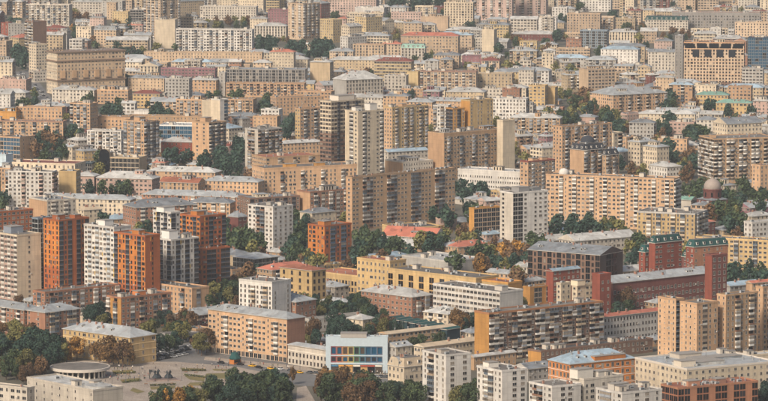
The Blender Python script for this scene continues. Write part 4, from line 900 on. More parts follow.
# trees: (crown centre x, y, reach x, reach y, how many, leaf mix, height)
TB = [(232, 389, 26, 9, 18, 'gdg', 14), (178, 397, 26, 3, 12, 'gaog', 11), (273, 389, 18, 9, 14, 'ggd', 14), (292, 377, 3, 2, 1, 'r', 10), (350, 389, 30, 8, 20, 'gdgggb', 14), (325, 378, 8, 4, 3, 'ra', 12), (345, 377, 8, 3, 3, 'rag', 11), (400, 393, 22, 6, 14, 'bggdg', 12), (466, 393, 12, 7, 9, 'gdgo', 14),
  (16, 352, 22, 12, 18, 'gdbodgd', 14), (45, 347, 18, 10, 14, 'ddgd', 14), (70, 351, 14, 6, 6, 'arbo', 11), (105, 349, 8, 6, 4, 'rb', 13), (121, 352, 7, 5, 3, 'rbo', 12), (28, 371, 12, 4, 4, 'b', 9), (10, 367, 12, 5, 7, 'gob', 10), (44, 362, 6, 5, 4, 'bd', 10), (10, 332, 10, 5, 4, 'or', 10), (36, 333, 10, 5, 4, 'ob', 10),
  (172, 319, 22, 6, 8, 'gdb', 10), (150, 329, 14, 4, 5, 'go', 9), (167, 344, 10, 5, 4, 'dg', 11), (202, 343, 7, 6, 4, 'bo', 11), (96, 313, 10, 8, 8, 'dd', 12), (316, 304, 22, 5, 9, 'gdo', 10), (357, 302, 11, 4, 6, 'gd', 10), (333, 328, 11, 7, 7, 'dd', 12), (310, 331, 7, 6, 4, 'b', 11), (375, 315, 11, 6, 6, 'dg', 11),
  (223, 293, 14, 8, 8, 'dgo', 12), (243, 239, 18, 9, 12, 'ggd', 13), (292, 247, 14, 9, 9, 'gd', 13), (300, 224, 7, 10, 6, 'gd', 12), (370, 241, 17, 11, 10, 'ggd', 12), (393, 244, 9, 5, 5, 'g', 11), (432, 242, 17, 7, 9, 'gdo', 12), (458, 233, 20, 4, 7, 'bor', 10), (475, 254, 12, 6, 6, 'dg', 13), (505, 249, 17, 7, 8, 'aob', 11), (500, 262, 24, 4, 8, 'd', 10), (445, 209, 14, 8, 8, 'dd', 13), (470, 213, 7, 7, 4, 'dg', 12),
  (535, 241, 9, 5, 5, 'g', 10), (582, 227, 17, 8, 11, 'ddg', 14), (612, 227, 13, 5, 7, 'dgo', 12), (634, 242, 9, 7, 6, 'go', 11), (630, 259, 6, 7, 5, 'd', 12), (690, 249, 5, 4, 3, 'o', 10), (727, 213, 18, 12, 13, 'dgbo', 13), (745, 197, 22, 8, 11, 'dg', 13), (698, 191, 16, 7, 8, 'dg', 13), (690, 166, 9, 14, 11, 'dbo', 13), (672, 151, 6, 9, 5, 'd', 13), (748, 275, 20, 8, 10, 'dgd', 13),
  (412, 286, 9, 3, 4, 'd', 10), (465, 320, 11, 6, 6, 'brd', 11), (657, 376, 7, 5, 4, 'd', 12), (763, 393, 4, 5, 3, 'd', 12), (735, 349, 26, 2, 11, 'aao', 7), (625, 299, 6, 6, 4, 'bo', 12), (225, 161, 23, 7, 13, 'dd', 14), (180, 156, 15, 3, 7, 'd', 12), (238, 150, 5, 7, 4, 'd', 14), (50, 142, 17, 8, 12, 'ddb', 13), (72, 129, 7, 4, 5, 'd', 11), (98, 185, 8, 4, 5, 'dg', 11), (120, 187, 9, 3, 5, 'dg', 10), (3, 196, 5, 4, 3, 'd', 11),
  (470, 189, 17, 6, 9, 'dd', 12), (399, 154, 4, 2, 2, 'g', 8), (503, 163, 8, 2, 4, 'd', 9), (580, 104, 15, 11, 12, 'dgbo', 14), (570, 119, 9, 5, 6, 'gd', 13), (614, 120, 9, 8, 8, 'dgo', 14), (600, 113, 8, 5, 5, 'bg', 12), (668, 102, 7, 11, 8, 'dgb', 13), (712, 106, 4, 5, 4, 'd', 12), (668, 123, 5, 7, 5, 'd', 13), (695, 132, 11, 7, 8, 'dg', 13), (745, 108, 5, 3, 3, 'd', 10), (632, 171, 13, 4, 6, 'bgo', 10),
  (264, 106, 8, 8, 7, 'dg', 13), (288, 125, 7, 6, 6, 'dd', 13), (162, 112, 11, 5, 7, 'dd', 13), (88, 100, 7, 3, 5, 'dg', 11), (110, 112, 11, 4, 7, 'dd', 13), (262, 44, 19, 5, 10, 'dd', 14), (315, 47, 26, 8, 18, 'dd', 15), (19, 58, 6, 9, 7, 'dd', 15), (225, 21, 24, 2, 10, 'bo', 11), (125, 49, 9, 6, 6, 'db', 12), (415, 2, 28, 3, 16, 'dd', 15), (412, 93, 4, 4, 4, 'd', 12), (560, 37, 5, 5, 4, 'd', 13)]
rp = random.Random(77)
ys0, xs0 = np.nonzero(owner == 0)
for k in range(95):
    q = rp.randrange(len(ys0)); X, Y = xs0[q] * 2 + 1, ys0[q] * 2 + 1
    if not 12 < Y < 325: continue
    TB.append((X, Y, rp.uniform(3, 8), rp.uniform(1.5, 3.5), rp.randrange(2, 5), rp.choice(['dg', 'dgo', 'gob', 'ob', 'dd', 'gar']), rp.uniform(8, 12)))
for t in TB:
    g = at(t[0], t[1], t[6] * .6).y
    e = (((gx - t[0]) / (t[2] + 4.0)) ** 2 + ((gy - t[1]) / (t[3] + 4.0)) ** 2 < 1)
    owner[e & ((owner == 0) | (owner > g))] = g
OPEN = [[(100, 362), (190, 350), (330, 372), (395, 374), (395, 401), (100, 401)], [(48, 358), (112, 358), (112, 385), (48, 385)], [(12, 72), (30, 70), (58, 104), (44, 108)], [(203, 356), (306, 362), (306, 370), (203, 366)], [(130, 345), (205, 335), (210, 366), (130, 368)]]
for p in OPEN: owner[inside(p)] = np.where(owner[inside(p)] == 0, 9e4, owner[inside(p)])
FC = []
def try_filler(x, y, fl, rnd):
    far = y < 190
    near = min(BL[:NCAT], key=lambda b: abs(b['x'] - x) + 2 * abs(b['y'] + b['H'] * b['s'] * .5 - y))
    a = near['a'] + rnd.uniform(-3, 3)
    a = min(82, max(4, a))
    wall = rnd.choices(['tan', 'peach', 'cream', 'sand', 'offwhite', 'beige', 'pink', 'ltgrey', 'brick', 'yellow', 'white', 'redbrown', 'magenta'], [4, 4, 6, 3, 6, 6, 3, 4, 2, 2, 4, 1, 1] if y < 150 else [5, 5, 5, 4, 4, 5, 3, 2, 2, 3, 2, 1, 1])[0]  # distant fillers favour pale walls, haze worked into the colour choice
    roof = rnd.choices(['hip pale', 'hip metal', 'hip lead', 'flat bitumen', 'gable metal', 'gable pale', 'hip salmon', 'hip darkred', 'flat pale', 'hip bluemetal'], [4, 4, 3, 3, 2, 3, .6, .6, 2, 1])[0]
    H = fl * 3.1 + .8
    s0 = pxm(at(x, y, 0))
    yy = y - H * s0 * rnd.uniform(.3, .8)
    lm, dm = (rnd.uniform(18, 46), rnd.uniform(12, 17)) if rnd.random() < .5 else (rnd.uniform(10, 24), rnd.uniform(9, 14))
    if a < 45: dl, dr = lm, dm
    else: dl, dr = dm, lm
    xx = x + rnd.uniform(-.3, .6) * (dl * math.cos(R_(a)) - dr * math.sin(R_(a))) * s0 * .5
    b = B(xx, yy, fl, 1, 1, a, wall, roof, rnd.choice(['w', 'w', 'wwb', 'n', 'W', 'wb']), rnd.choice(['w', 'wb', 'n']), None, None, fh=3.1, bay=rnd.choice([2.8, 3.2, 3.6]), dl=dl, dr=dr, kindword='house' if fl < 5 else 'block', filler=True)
    BL.pop()
    b['LX'], b['LY'] = dr, dl
    b['H0'] = H
    c = corners(b, 1.0)
    for o in BL + FC:
        if abs(o['P'].y - b['P'].y) < 220 and overlap(c, corners(o)): return None
    m = inside(outline(b))
    n = m.sum()
    if n == 0: return None
    ow = owner[m]
    bad = ((ow > b['P'].y + 1)).sum()
    free = (ow == 0).sum()
    if bad > max(1.5, (.2 if y < 135 else .1) * n) or free < max(2, .10 * n): return None
    upd = m & ((owner == 0) | (owner > b['P'].y))
    owner[upd] = b['P'].y
    FC.append(b)
    return b
NCAT = len(BL)
rf = random.Random(5)
ZERO = owner == 0
for it in range(9000):
    if it % 40 == 0: ys, xs = np.nonzero(owner == 0)
    if len(ys) == 0: break
    k = rf.randrange(len(ys))
    x, y = xs[k] * 2 + 1 + rf.uniform(-1, 1), ys[k] * 2 + 1
    if y > 345: continue
    if y < 60: fl = rf.choice([4, 5, 6, 7, 8, 6])
    elif y < 200: fl = rf.choice([3, 4, 5, 6, 3])
    else: fl = rf.choice([1, 2, 3, 2])
    if it > 4500: fl = max(1, fl - 2)
    try_filler(x, y, fl, rf)
for k in range(330):                                   # the town goes on beyond the upper edge and to both sides
    x = rf.choice([rf.uniform(-40, 808), rf.uniform(-60, 828)]); y = rf.uniform(-45, 2)
    fl = rf.choice([5, 6, 7, 8, 9])
    a = rf.choice([10, 15, 50, 60]); dl, dr = (rf.uniform(20, 50), 14) if a < 45 else (14, rf.uniform(20, 50))
    b = B(x, y, fl, 1, 1, a, rf.choice(['tan', 'peach', 'cream', 'pink', 'beige', 'offwhite', 'ltgrey', 'brown']), rf.choice(['hip pale', 'flat bitumen', 'hip metal']), rf.choice(['w', 'wb']), rf.choice(['w', 'wb']), None, None, fh=3.1, dl=dl, dr=dr, filler=True)
    BL.pop(); b['LX'], b['LY'], b['H0'] = dr, dl, b['H']
    if any(abs(o['P'].y - b['P'].y) < 220 and overlap(corners(b, 1), corners(o)) for o in BL + FC): continue
    m = inside(outline(b)); ow = owner[m]
    if m.sum() and ((ow > b['P'].y + 1)).sum() > .08 * m.sum(): continue
    if m.sum() < 4: continue
    owner[m & ((owner == 0) | (owner > b['P'].y))] = b['P'].y
    FC.append(b)
for b in FC: b['name'] = 'town_house' if b['fl'] < 5 else 'apartment_block'
BL += FC
EMPTY = list(zip(*np.nonzero(owner == 0)))

# ------------------------------------------------------------------ figures (shared meshes, made while the scene is still small)
def person_mesh(name, pose, mats_):
    J = {'pelvis': (0, 0, .95), 'chest': (0, .0, 1.32), 'neck': (0, 0, 1.50), 'head': (0, -.02, 1.62), 'top': (0, -.01, 1.74)}
    st, ar = pose
    for s, sg in (('l', 1), ('r', -1)):
        J['hip' + s] = (sg * .10, 0, .90); J['knee' + s] = (sg * .11, -.05 - sg * st * .5, .50); J['ank' + s] = (sg * .11, -sg * st + .03, .08); J['toe' + s] = (sg * .12, -sg * st - .14, .03)
        J['sh' + s] = (sg * .19, 0, 1.43); J['el' + s] = (sg * .26, .04 + sg * st * .4, 1.16); J['wr' + s] = (sg * (.26 + ar), -.06 + sg * st * .7, .92 + ar * 1.6)
        J['hand' + s] = (sg * (.26 + ar * 1.3), -.09 + sg * st * .8, .83 + ar * 2.2)
    E = [('pelvis', 'chest'), ('chest', 'neck'), ('neck', 'head'), ('head', 'top')]
    for s in 'lr': E += [('pelvis', 'hip' + s), ('hip' + s, 'knee' + s), ('knee' + s, 'ank' + s), ('ank' + s, 'toe' + s), ('chest', 'sh' + s), ('sh' + s, 'el' + s), ('el' + s, 'wr' + s), ('wr' + s, 'hand' + s)]
    rad = dict(pelvis=.15, chest=.17, neck=.065, head=.10, top=.07, hip=.11, knee=.065, ank=.05, toe=.04, sh=.08, el=.055, wr=.04, hand=.035)
    nm = list(J)
    me = bpy.data.meshes.new(name)
    me.from_pydata([J[k] for k in nm], [(nm.index(a), nm.index(b)) for a, b in E], [])
    o = bpy.data.objects.new(name, me); COL.objects.link(o)
    md = o.modifiers.new('skin', 'SKIN')
    if not me.skin_vertices: me.skin_vertices.new()
    for i, k in enumerate(nm):
        kk = k if k in rad else k[:-1]
        me.skin_vertices[0].data[i].radius = (rad[kk], rad[kk] * (.8 if kk in ('chest', 'pelvis') else 1))
        me.skin_vertices[0].data[i].use_root = k == 'pelvis'
    o.modifiers.new('sub', 'SUBSURF').levels = 1
    bpy.context.view_layer.update()
    ev = o.evaluated_get(bpy.context.evaluated_depsgraph_get())
    out = bpy.data.meshes.new_from_object(ev)
    bpy.data.objects.remove(o)
    out.materials.clear()
    for k in mats_: out.materials.append(mat(k))
    if len(mats_) > 1:
        for f in out.polygons:
            z = f.center.z
            f.material_index = 0 if z > 1.66 else 1 if z > 1.5 else 2 if z > .82 else 3
    out.polygons.foreach_set('use_smooth', [True] * len(out.polygons))
    return out
coats = [('black', '#222428'), ('dark blue', '#2b3a52'), ('red', '#8f3a30'), ('beige', '#b09a7c'), ('white', '#c9c5bd'), ('green', '#4d5a41')]
PM = {c: person_mesh('person', (.22 if i % 2 else .1, 0), ['plain.#3a2c22', 'plain.#b98d72', 'plain.' + h, 'plain.#2b2d33']) for i, (c, h) in enumerate(coats)}
bz = ['plain.#232b30']
F1, F2 = person_mesh('figure', (.3, .35), bz), person_mesh('figure', (.18, .12), bz)

# ------------------------------------------------------------------ ground, streets, square
g = MB(); g.quad([(-7000, 900, 0), (7000, 900, 0), (7000, 15000, 0), (-7000, 15000, 0)], 'ground.earth')
tag(g.build('ground'), 'dull earth and worn asphalt ground under the city', 'ground', kind='structure')
def sheet(name, px, z, mk, label, cat, kerb=False):
    pts = [at(x, y, 0) for x, y in px]
    if sum(pts[i].x * pts[(i + 1) % len(pts)].y - pts[(i + 1) % len(pts)].x * pts[i].y for i in range(len(pts))) < 0: pts.reverse()
    m = MB()
    if kerb: m.prism([(p.x, p.y) for p in pts], 0, z, 'ground.kerb', mk)
    else: m.quad([(p.x, p.y, z) for p in pts], mk)
    return tag(m.build(name), label, cat, kind='structure')
sheet('road', [(100, 360), (130, 352), (205, 340), (232, 352), (300, 366), (330, 374), (400, 380), (400, 390), (300, 386), (200, 366), (128, 372)], .03, 'ground.asphalt', 'grey asphalt street in front of the shop block', 'road')
sheet('plaza', [(48, 384), (62, 360), (128, 362), (176, 362), (236, 367), (286, 377), (268, 388), (180, 405), (96, 405), (84, 388)], .12, 'ground.paving', 'pale paved square between rotunda and monument', 'square', True)
sheet('pavement', [(205, 357), (306, 367), (330, 375), (392, 374), (398, 379), (330, 378.5), (300, 371), (204, 360)], .13, 'ground.paving', 'pale pavement along the shops and the mall', 'pavement', True)
sheet('path', [(297, 388), (306, 386), (320, 410), (296, 410)], .12, 'ground.paving', 'pale path leading down between the park trees', 'path', True)
for k, p in enumerate([[(184, 376), (205, 378), (204, 382), (190, 380)], [(150, 387), (176, 386), (174, 389), (151, 390)], [(133, 388), (145, 392), (138, 394), (130, 391)], [(190, 383), (204, 382.5), (204, 386), (186, 386)], [(206, 374), (240, 373), (262, 378), (240, 380), (205, 378)], [(112, 371), (132, 370), (136, 373), (114, 374)], [(180, 368), (204, 369), (206, 371), (182, 371)], [(120, 380), (140, 378), (141, 381), (122, 383)], [(150, 393), (176, 393), (174, 398), (150, 399)], [(104, 392), (122, 392), (122, 398), (104, 399)], [(212, 369), (236, 370), (238, 371.5), (214, 371)]]):
    sheet('lawn', p, .16, 'ground.lawn', 'yellowing grass bed let into the paved square', 'lawn')
sheet('avenue', [(14, 72), (29, 70), (56, 103), (45, 108)], .03, 'ground.asphalt', 'grey avenue running away beside the palace block', 'road')
for k in range(14):                                     # lane lines of the street before the shops
    x = 215 + 12.5 * k
    p, q = at(x, 362.5 + (x - 215) * .118), at(x + 5, 363.1 + (x - 215) * .118)
    d = (q - p).normalized(); nrm = Vector((-d.y, d.x, 0)) * .12
    m = MB(); m.quad([tuple(v + Vector((0, 0, .04))) for v in (p - nrm, q - nrm, q + nrm, p + nrm)], 'ground.paint')
    m.build('lane_line', bpy.data.objects['road'])

# ------------------------------------------------------------------ build them
for b in BL: build_walls(b)

# mall: coloured panels, white frame, shop fronts
r = MALL['root']; LY = MALL['LY']; H = MALL['H']
fr = 'plain.#a6b3b9'
for nm, y0, y1, z0, z1 in (('top_band', -.1, LY + .1, H - 4.6, H + .8), ('pier', -.1, 2.6, 0, H - 4.6), ('pier', LY - 2.6, LY + .1, 0, H - 4.6), ('middle_band', 2.6, LY - 2.6, 9.1, 9.7), ('lower_band', 2.6, LY - 2.6, 4.6, 5.6)):
    MB().box(-1.0, -.02, y0, y1, z0, z1, fr).build(nm, r)
cols = ['#5d606c', '#41607c', '#3a566c', '#436b77', '#54765c', '#a1935a', '#a87d50', '#9d624a', '#8a4b53']
n = 9; w = (LY - 5.2) / n
for i in range(n):
    for z0, z1 in ((5.6, 9.1), (9.7, H - 4.6)):
        y0 = 2.6 + i * w
        p = MB(); c = 'plain.' + cols[i]; t = .42
        p.box(-.7, -.02, y0 + .05, y0 + t, z0, z1, c); p.box(-.7, -.02, y0 + w - t, y0 + w - .05, z0, z1, c)
        p.box(-.7, -.02, y0 + t, y0 + w - t, z0, z0 + .55, c); p.box(-.7, -.02, y0 + t, y0 + w - t, z1 - .55, z1, c)
        po = p.build('panel', r)
        MB().box(-.25, -.04, y0 + t, y0 + w - t, z0 + .55, z1 - .55, rf.choice(['glass.b', 'glass.blue', 'glass.b', 'glass.c'])).build('pane', po)
for i in range(7):
    y0 = 2.8 + i * (LY - 5.6) / 7
    sw = (LY - 5.6) / 7
    MB().box(-.6, -.02, y0 + .2, y0 + sw - .2, .2, 3.9, rf.choice(['glass.c', 'glass.d', 'plain.#b08a58', 'glass.dark'])).build('shop_front', r)
    MB().box(-1.2, -.62, y0 + .1, y0 + sw - .1, 3.5, 4.3, rf.choice(['plain.#c98f45', 'plain.#d8cfc0', 'plain.#a24a38', 'plain.#3f6f8c'])).build('awning', r)
# arched front of the dark glass building
r = ARCH['root']; LY = ARCH['LY']
m = MB(); pts = []
w = 4.2; zt = ARCH['H'] + 2.5
for k in range(13):
    t = math.pi * k / 12
    pts.append((w * math.cos(t), zt + w * math.sin(t)))
poly = [(-w, 0)] + [(w, 0)] + pts
i0 = len(m.v)
m.quad([(-.9, LY - 4.5 - u, z) for u, z in poly], 'glass.dark')
for k in range(len(poly)):
    (u, z), (u2, z2) = poly[k], poly[(k + 1) % len(poly)]
    m.quad([(-.9, LY - 4.5 - u, z), (3, LY - 4.5 - u, z), (3, LY - 4.5 - u2, z2), (-.9, LY - 4.5 - u2, z2)], 'wall.beige')
m.build('arch', r)

# round metro pavilion
C = at(80, 366, 5.8)
rot = bpy.data.objects.new('metro_rotunda', None); COL.objects.link(rot); rot.location = (C.x, C.y, 0)
tag(rot, 'round white metro pavilion with flat disc roof and columned drum', 'pavilion')
RR = 30 / pxm(C)
MB().lathe([(RR * .72, 0), (RR * .72, 4.3)], 'wall.offwhite', 40).build('drum', rot)
MB().lathe([(RR * .9, 0), (RR * .9, .45), (RR * .72, .45)], 'ground.kerb', 40).build('steps', rot)
MB().lathe([(RR * .72, 4.3), (RR, 4.3), (RR, 5.7), (RR * .97, 5.8), (RR * .97, 5.5)], 'plain.#bfb6aa', 56).build('fascia', rot)
MB().lathe([(RR * .97, 5.6), (RR * .9, 5.7), (RR * .45, 5.95), (0, 6.05)], 'roof.bitumen', 56).build('roof', rot)
cm = MB().lathe([(.5, .45), (.42, 4.3)], 'plain.#cdc3b5', 8).mesh('column')
for k in range(28):
    t = 2 * math.pi * k / 28
    link('column', cm, rot, (RR * .84 * math.cos(t), RR * .84 * math.sin(t), 0))
dmm = MB().box(-1.1, 1.1, -.12, 0, .5, 3.6, 'glass.dark').mesh('door')
for k in range(18):
    t = math.pi + math.pi * (k + .5) / 18
    link('door', dmm, rot, (RR * .725 * math.cos(t), RR * .725 * math.sin(t), 0), t + math.pi / 2)

# church by the trees
C = at(712.5, 176, 25.0)
ch = bpy.data.objects.new('church', None); COL.objects.link(ch); ch.location = (C.x, C.y, 0); ch.rotation_euler = (0, 0, R_(38)); ch.scale = (.88, .88, .94)
tag(ch, 'red brick church with a pale ribbed dome among dark trees', 'church')
MB().box(-9, 9, -9, 9, 0, 9, 'wall.redbrown').build('nave', ch)
m = MB(); m.quad([(-9.5, -9.5, 9), (9.5, -9.5, 9), (0, 0, 12.5)], 'roof.lead'); m.quad([(9.5, -9.5, 9), (9.5, 9.5, 9), (0, 0, 12.5)], 'roof.lead'); m.quad([(9.5, 9.5, 9), (-9.5, 9.5, 9), (0, 0, 12.5)], 'roof.lead'); m.quad([(-9.5, 9.5, 9), (-9.5, -9.5, 9), (0, 0, 12.5)], 'roof.lead'); m.build('roof', ch)
MB().lathe([(7.4, 9), (7.4, 16), (8.0, 16), (8.0, 16.8), (6.6, 17)], 'wall.redbrown', 16).build('drum', ch)
MB().lathe([(6.9, 16.9), (7.2, 18), (6.9, 20), (5.6, 22.3), (3.4, 24), (1, 24.8), (.5, 25.6), (0, 26.4)], 'plain.#94877d', 24).build('dome', ch, smooth=True)
for k in range(8):
    t = 2 * math.pi * k / 8
    link('window', MB().box(-.7, .7, -.15, .05, 11, 14.5, 'glass.dark').mesh('window') if k == 0 else wme, ch, (7.35 * math.cos(t), 7.35 * math.sin(t), 0), t + math.pi / 2)
    if k == 0: wme = ch.children[-1].data
# white radome on the long slab
for b in BL:
    if b['nick'] == 'long peach twelve-storey slab':
        MB().lathe([(3.4, 0), (3.6, 1.2), (3.2, 2.6), (2.1, 3.8), (0, 4.3)], 'plain.#c4bfb6', 16).build('radome', b['root'], (7, b['LY'] * .885, b['H'] + .06), smooth=True)
    if b['nick'] == 'tan palace block':
        for z, t in ((b['H'] - 8.6, 1.3), (b['H'] - .2, 1.0), (12.5, 1.2)):
            MB().box(-.9, b['LX'] + .9, -.9, b['LY'] + .9, z, z + t, 'plain.#7a6655').build('cornice', b['root'])
        for k in range(6):
            u = (k + .5) * b['LX'] / 6
            MB().box(u - 2.2, u + 2.2, -1.2, -.02, 15.5, 22.5, 'wall.sand').box(u - 2.8, u + 2.8, -1.5, -.02, 14.6, 15.5, 'plain.#7a6655').build('carved_bay', b['root'])
    if b['nick'] == 'black-mansard house':
        MB().lathe([(5.2, 0), (5.2, 1.8), (4.4, 3.6), (2.4, 4.8), (0, 5.2)], 'roof.slate', 16).build('crown_dome', b['root'], (b['LX'] / 2, b['LY'] / 2, b['H'] + 4.7), smooth=True)
    if b['nick'] == 'peach grand hotel':
        for k in range(5):
            v = (k + .5) * b['LY'] / 5
            MB().box(-.35, -.02, v - b['LY'] / 12, v + b['LY'] / 12, b['H'] - 5.2, b['H'] - 1.0, 'glass.dark').build('attic_window', b['root'])
            if k < 4:
                v = (k + 1) * b['LY'] / 5
                MB().box(-.4, -.02, v - 3.2, v + 3.2, b['H'] - 13.5, b['H'] - 6.5, 'glass.b').build('glazed_bay', b['root'])
        MB().box(-.5, -.02, -.2, b['LY'] + .2, b['H'] - 6.2, b['H'] - 5.4, 'plain.#c9a581').build('cornice', b['root'])
    if b['nick'] == 'low exhibition hall':
        MB().lathe([(7, 0), (7, .9), (6.6, 1.0), (0, 1.1)], 'roof.pale', 32).build('round_canopy', b['root'], (min(14, b['LX'] * .55), 10, b['H'] + .06))
    if b['nick'] == 'cream mansard house':
        m = MB(); w = 2.6
        pl = [(-w, 0), (w, 0)] + [(w * math.cos(math.pi * k / 8), 2 + w * math.sin(math.pi * k / 8)) for k in range(9)]
        m.quad([(-.5, b['LY'] * .5 - u, b['H'] + z) for u, z in pl], 'wall.cream')
        for k in range(len(pl)):
            (u, z), (u2, z2) = pl[k], pl[(k + 1) % len(pl)]
            m.quad([(-.5, b['LY'] * .5 - u, b['H'] + z), (1.8, b['LY'] * .5 - u, b['H'] + z), (1.8, b['LY'] * .5 - u2, b['H'] + z2), (-.5, b['LY'] * .5 - u2, b['H'] + z2)], 'roof.metal')
        m.build('gable', b['root'])

# ------------------------------------------------------------------ labels of all buildings
LM = [b for b in BL if b['nick']]
def mid(b): return b['P'] + b['eL'] * b['LY'] / 2 + b['eR'] * b['LX'] / 2
def relation(p, q):
    d = p - q
    if d.y > 1.2 * abs(d.x): return 'behind'
    if -d.y > 1.2 * abs(d.x): return 'in front of'
    return 'beside'
used = {}
for b in BL:
    if b['label']: used[b['label']] = 1
KW = {'block': 'block', 'house': 'house', 'shed': 'shed'}
for b in BL:
    root = b['root']
    lab = b['label']
    grp = b['group']
    if not lab and b["name"] == "market_hall":
        lab = "long green-roofed market hall in the row beside the low sandy hall"
    if not lab:
        rk, _, rc = b['roof'].partition(' ')
        base = f"{WORD[b['wr']]} {NUM[min(17, b['fl'])]}-storey {b['kindword']} with {RWORD[rc]} {dict(flat='flat roof', hip='hip roof', gable='gable roof', mans='mansard')[rk]}"
        p = mid(b)
        for o in sorted(LM, key=lambda o: (mid(o) - p).length)[:6]:
            lab = f"{base} {relation(p, mid(o))} the {o['nick']}"
            if len(lab.split()) > 16: lab = f"{WORD[b['wr']]} {NUM[min(17, b['fl'])]}-storey {b['kindword']} {relation(p, mid(o))} the {o['nick']}"
            if lab not in used: break
        used[lab] = 1
        grp = grp or ('houses filling the streets between the tall blocks' if b['P'].y < 4300 else 'far houses of the old town')
    tag(root, lab, b['cat'], grp)

# ------------------------------------------------------------------ windows and balconies: single parts where they show large, joined where they do not
bpy.context.view_layer.update()
dg = bpy.context.evaluated_depsgraph_get()
single = 0
for b in BL:                                            # look first, link afterwards
    b['ok'] = []
    near = b['s'] > 1.40
    mw = b['root'].matrix_world
    k = 0
    for key, loc, rz in b['pieces']:
        ok = False
        if near and k < 300:
            p = mw @ (Vector(loc) + (Vector((0, -1.6, 1.0)) if rz == 0 else Vector((-1.6, 0, 1.0))))
            px = proj(p)
            if -4 < px[0] < 772 and -4 < px[1] < 405:
                d = p - CP
                ok = not SC.ray_cast(dg, CP, d.normalized(), distance=d.length - .5)[0]
        k += ok
        b['ok'].append(ok)
for b in BL:
    rest = []
    for (key, loc, rz), ok in zip(b['pieces'], b['ok']):
        if ok:
            nm = 'balcony' if key[0] in 'bgo' else 'shop_window' if key[0] == 'S' else 'window'
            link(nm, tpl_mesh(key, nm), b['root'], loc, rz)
            single += 1
        else: rest.append((key, loc, rz))
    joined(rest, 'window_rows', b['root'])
print('BUILDINGS', len(BL), 'fillers', len(FC), 'single pieces', single, 'all', sum(len(b['pieces']) for b in BL), 'empty', len(EMPTY))

# ------------------------------------------------------------------ trees
def crown_mesh(seed, n, leaf):
    r = random.Random(seed)
    lobes = []
    for k in range(15):
        t, u = r.uniform(0, 2 * math.pi), r.uniform(-.8, 1.0)
        q = math.sqrt(max(0, 1 - u * u)) * r.uniform(.25, .78)
        lobes.append((Vector((q * math.cos(t), q * math.sin(t), u * .72)), r.uniform(.22, .44)))
    m = MB()
    i = 0
    while i < n:
        c, rad = r.choice(lobes)
        d = Vector((r.gauss(0, 1), r.gauss(0, 1), r.gauss(0, 1))).normalized()
        p = c + d * rad * r.uniform(.72, 1.06)
        if any((p - c2).length < r2 * .6 for c2, r2 in lobes): continue
        nrm = (d + Vector((r.gauss(0, .5), r.gauss(0, .5), r.gauss(0, .5) + .3))).normalized()
        t1 = nrm.orthogonal().normalized(); t1.rotate(__import__('mathutils').Quaternion(nrm, r.uniform(0, 6.28))); t2 = nrm.cross(t1)
        s = leaf * r.uniform(.6, 1.35)
        m.quad([p - t1 * s - t2 * s * .6, p + t1 * s * .3 - t2 * s * .9, p + t1 * s + t2 * s * .5, p - t1 * s * .2 + t2 * s], 'leaf.green')
        i += 1
    return m
CROWN = [crown_mesh(k, 1500, .075) for k in range(7)]
CME = [c.mesh('crown') for c in CROWN]
def trunk_mesh():
    m = MB()
    def limb(p, q, r0, r1, n=6):
        d = (q - p).normalized(); u = d.orthogonal().normalized(); v = d.cross(u)
        for k in range(n):
            a, b_ = 2 * math.pi * k / n, 2 * math.pi * (k + 1) / n
            m.quad([p + (u * math.cos(a) + v * math.sin(a)) * r0, p + (u * math.cos(b_) + v * math.sin(b_)) * r0, q + (u * math.cos(b_) + v * math.sin(b_)) * r1, q + (u * math.cos(a) + v * math.sin(a)) * r1], 'plain.#55463b')
    limb(Vector((0, 0, -.02)), Vector((.01, 0, .42)), .028, .018)
    for t in (0.3, 1.9, 3.4, 5.0):
        limb(Vector((.01, 0, .36 + .03 * t / 5)), Vector((.17 * math.cos(t), .17 * math.sin(t), .70)), .014, .004)
    return m.mesh('trunk')
TME = trunk_mesh()
LEAF = dict(g='green', d='deep', o='olive', r='rust', a='amber', b='brown')
LW = dict(g='green', d='dark green', o='olive', r='rust-coloured', a='amber', b='brown')
rt = random.Random(21)
feet = [corners(b, .4) for b in BL]
fy = [b['P'].y for b in BL]
TREES = []
def tree_ok(p, rad):
    for c, y0 in zip(feet, fy):
        if abs(y0 - p.y) < 150:
            e1 = c[1] - c[0]; e2 = c[3] - c[0]; d = p - c[0]
            u, v = d.dot(e1) / e1.length, d.dot(e2) / e2.length
            if -rad < u < e1.length + rad and -rad < v < e2.length + rad: return False
    return True
def add_tree(x, y, hgt, code):
    p = at(x, y, hgt * .62); p.z = 0
    for k in range(4):
        if tree_ok(p, hgt * .2): break
        p = p + Vector((rt.uniform(-4, 4), -rt.uniform(2, 10), 0))
    else: return
    TREES.append((p, hgt, code))
for (cx, cy, rx, ry, n, mixc, hg) in TB:
    for k in range(n):
        t = rt.uniform(0, 2 * math.pi); q = math.sqrt(rt.random())
        add_tree(cx + rx * q * math.cos(t), cy + ry * q * math.sin(t), hg * rt.uniform(.8, 1.2), rt.choice(mixc))
rt.shuffle(EMPTY)
n = 0
for (j, i) in EMPTY:
    if n > 170: break
    y = j * 2 + 1
    if y > 350: continue
    add_tree(i * 2 + 1, y - 2, rt.uniform(8, 13), rt.choice('ddggob')); n += 1
TREES.sort(key=lambda t: t[0].y)
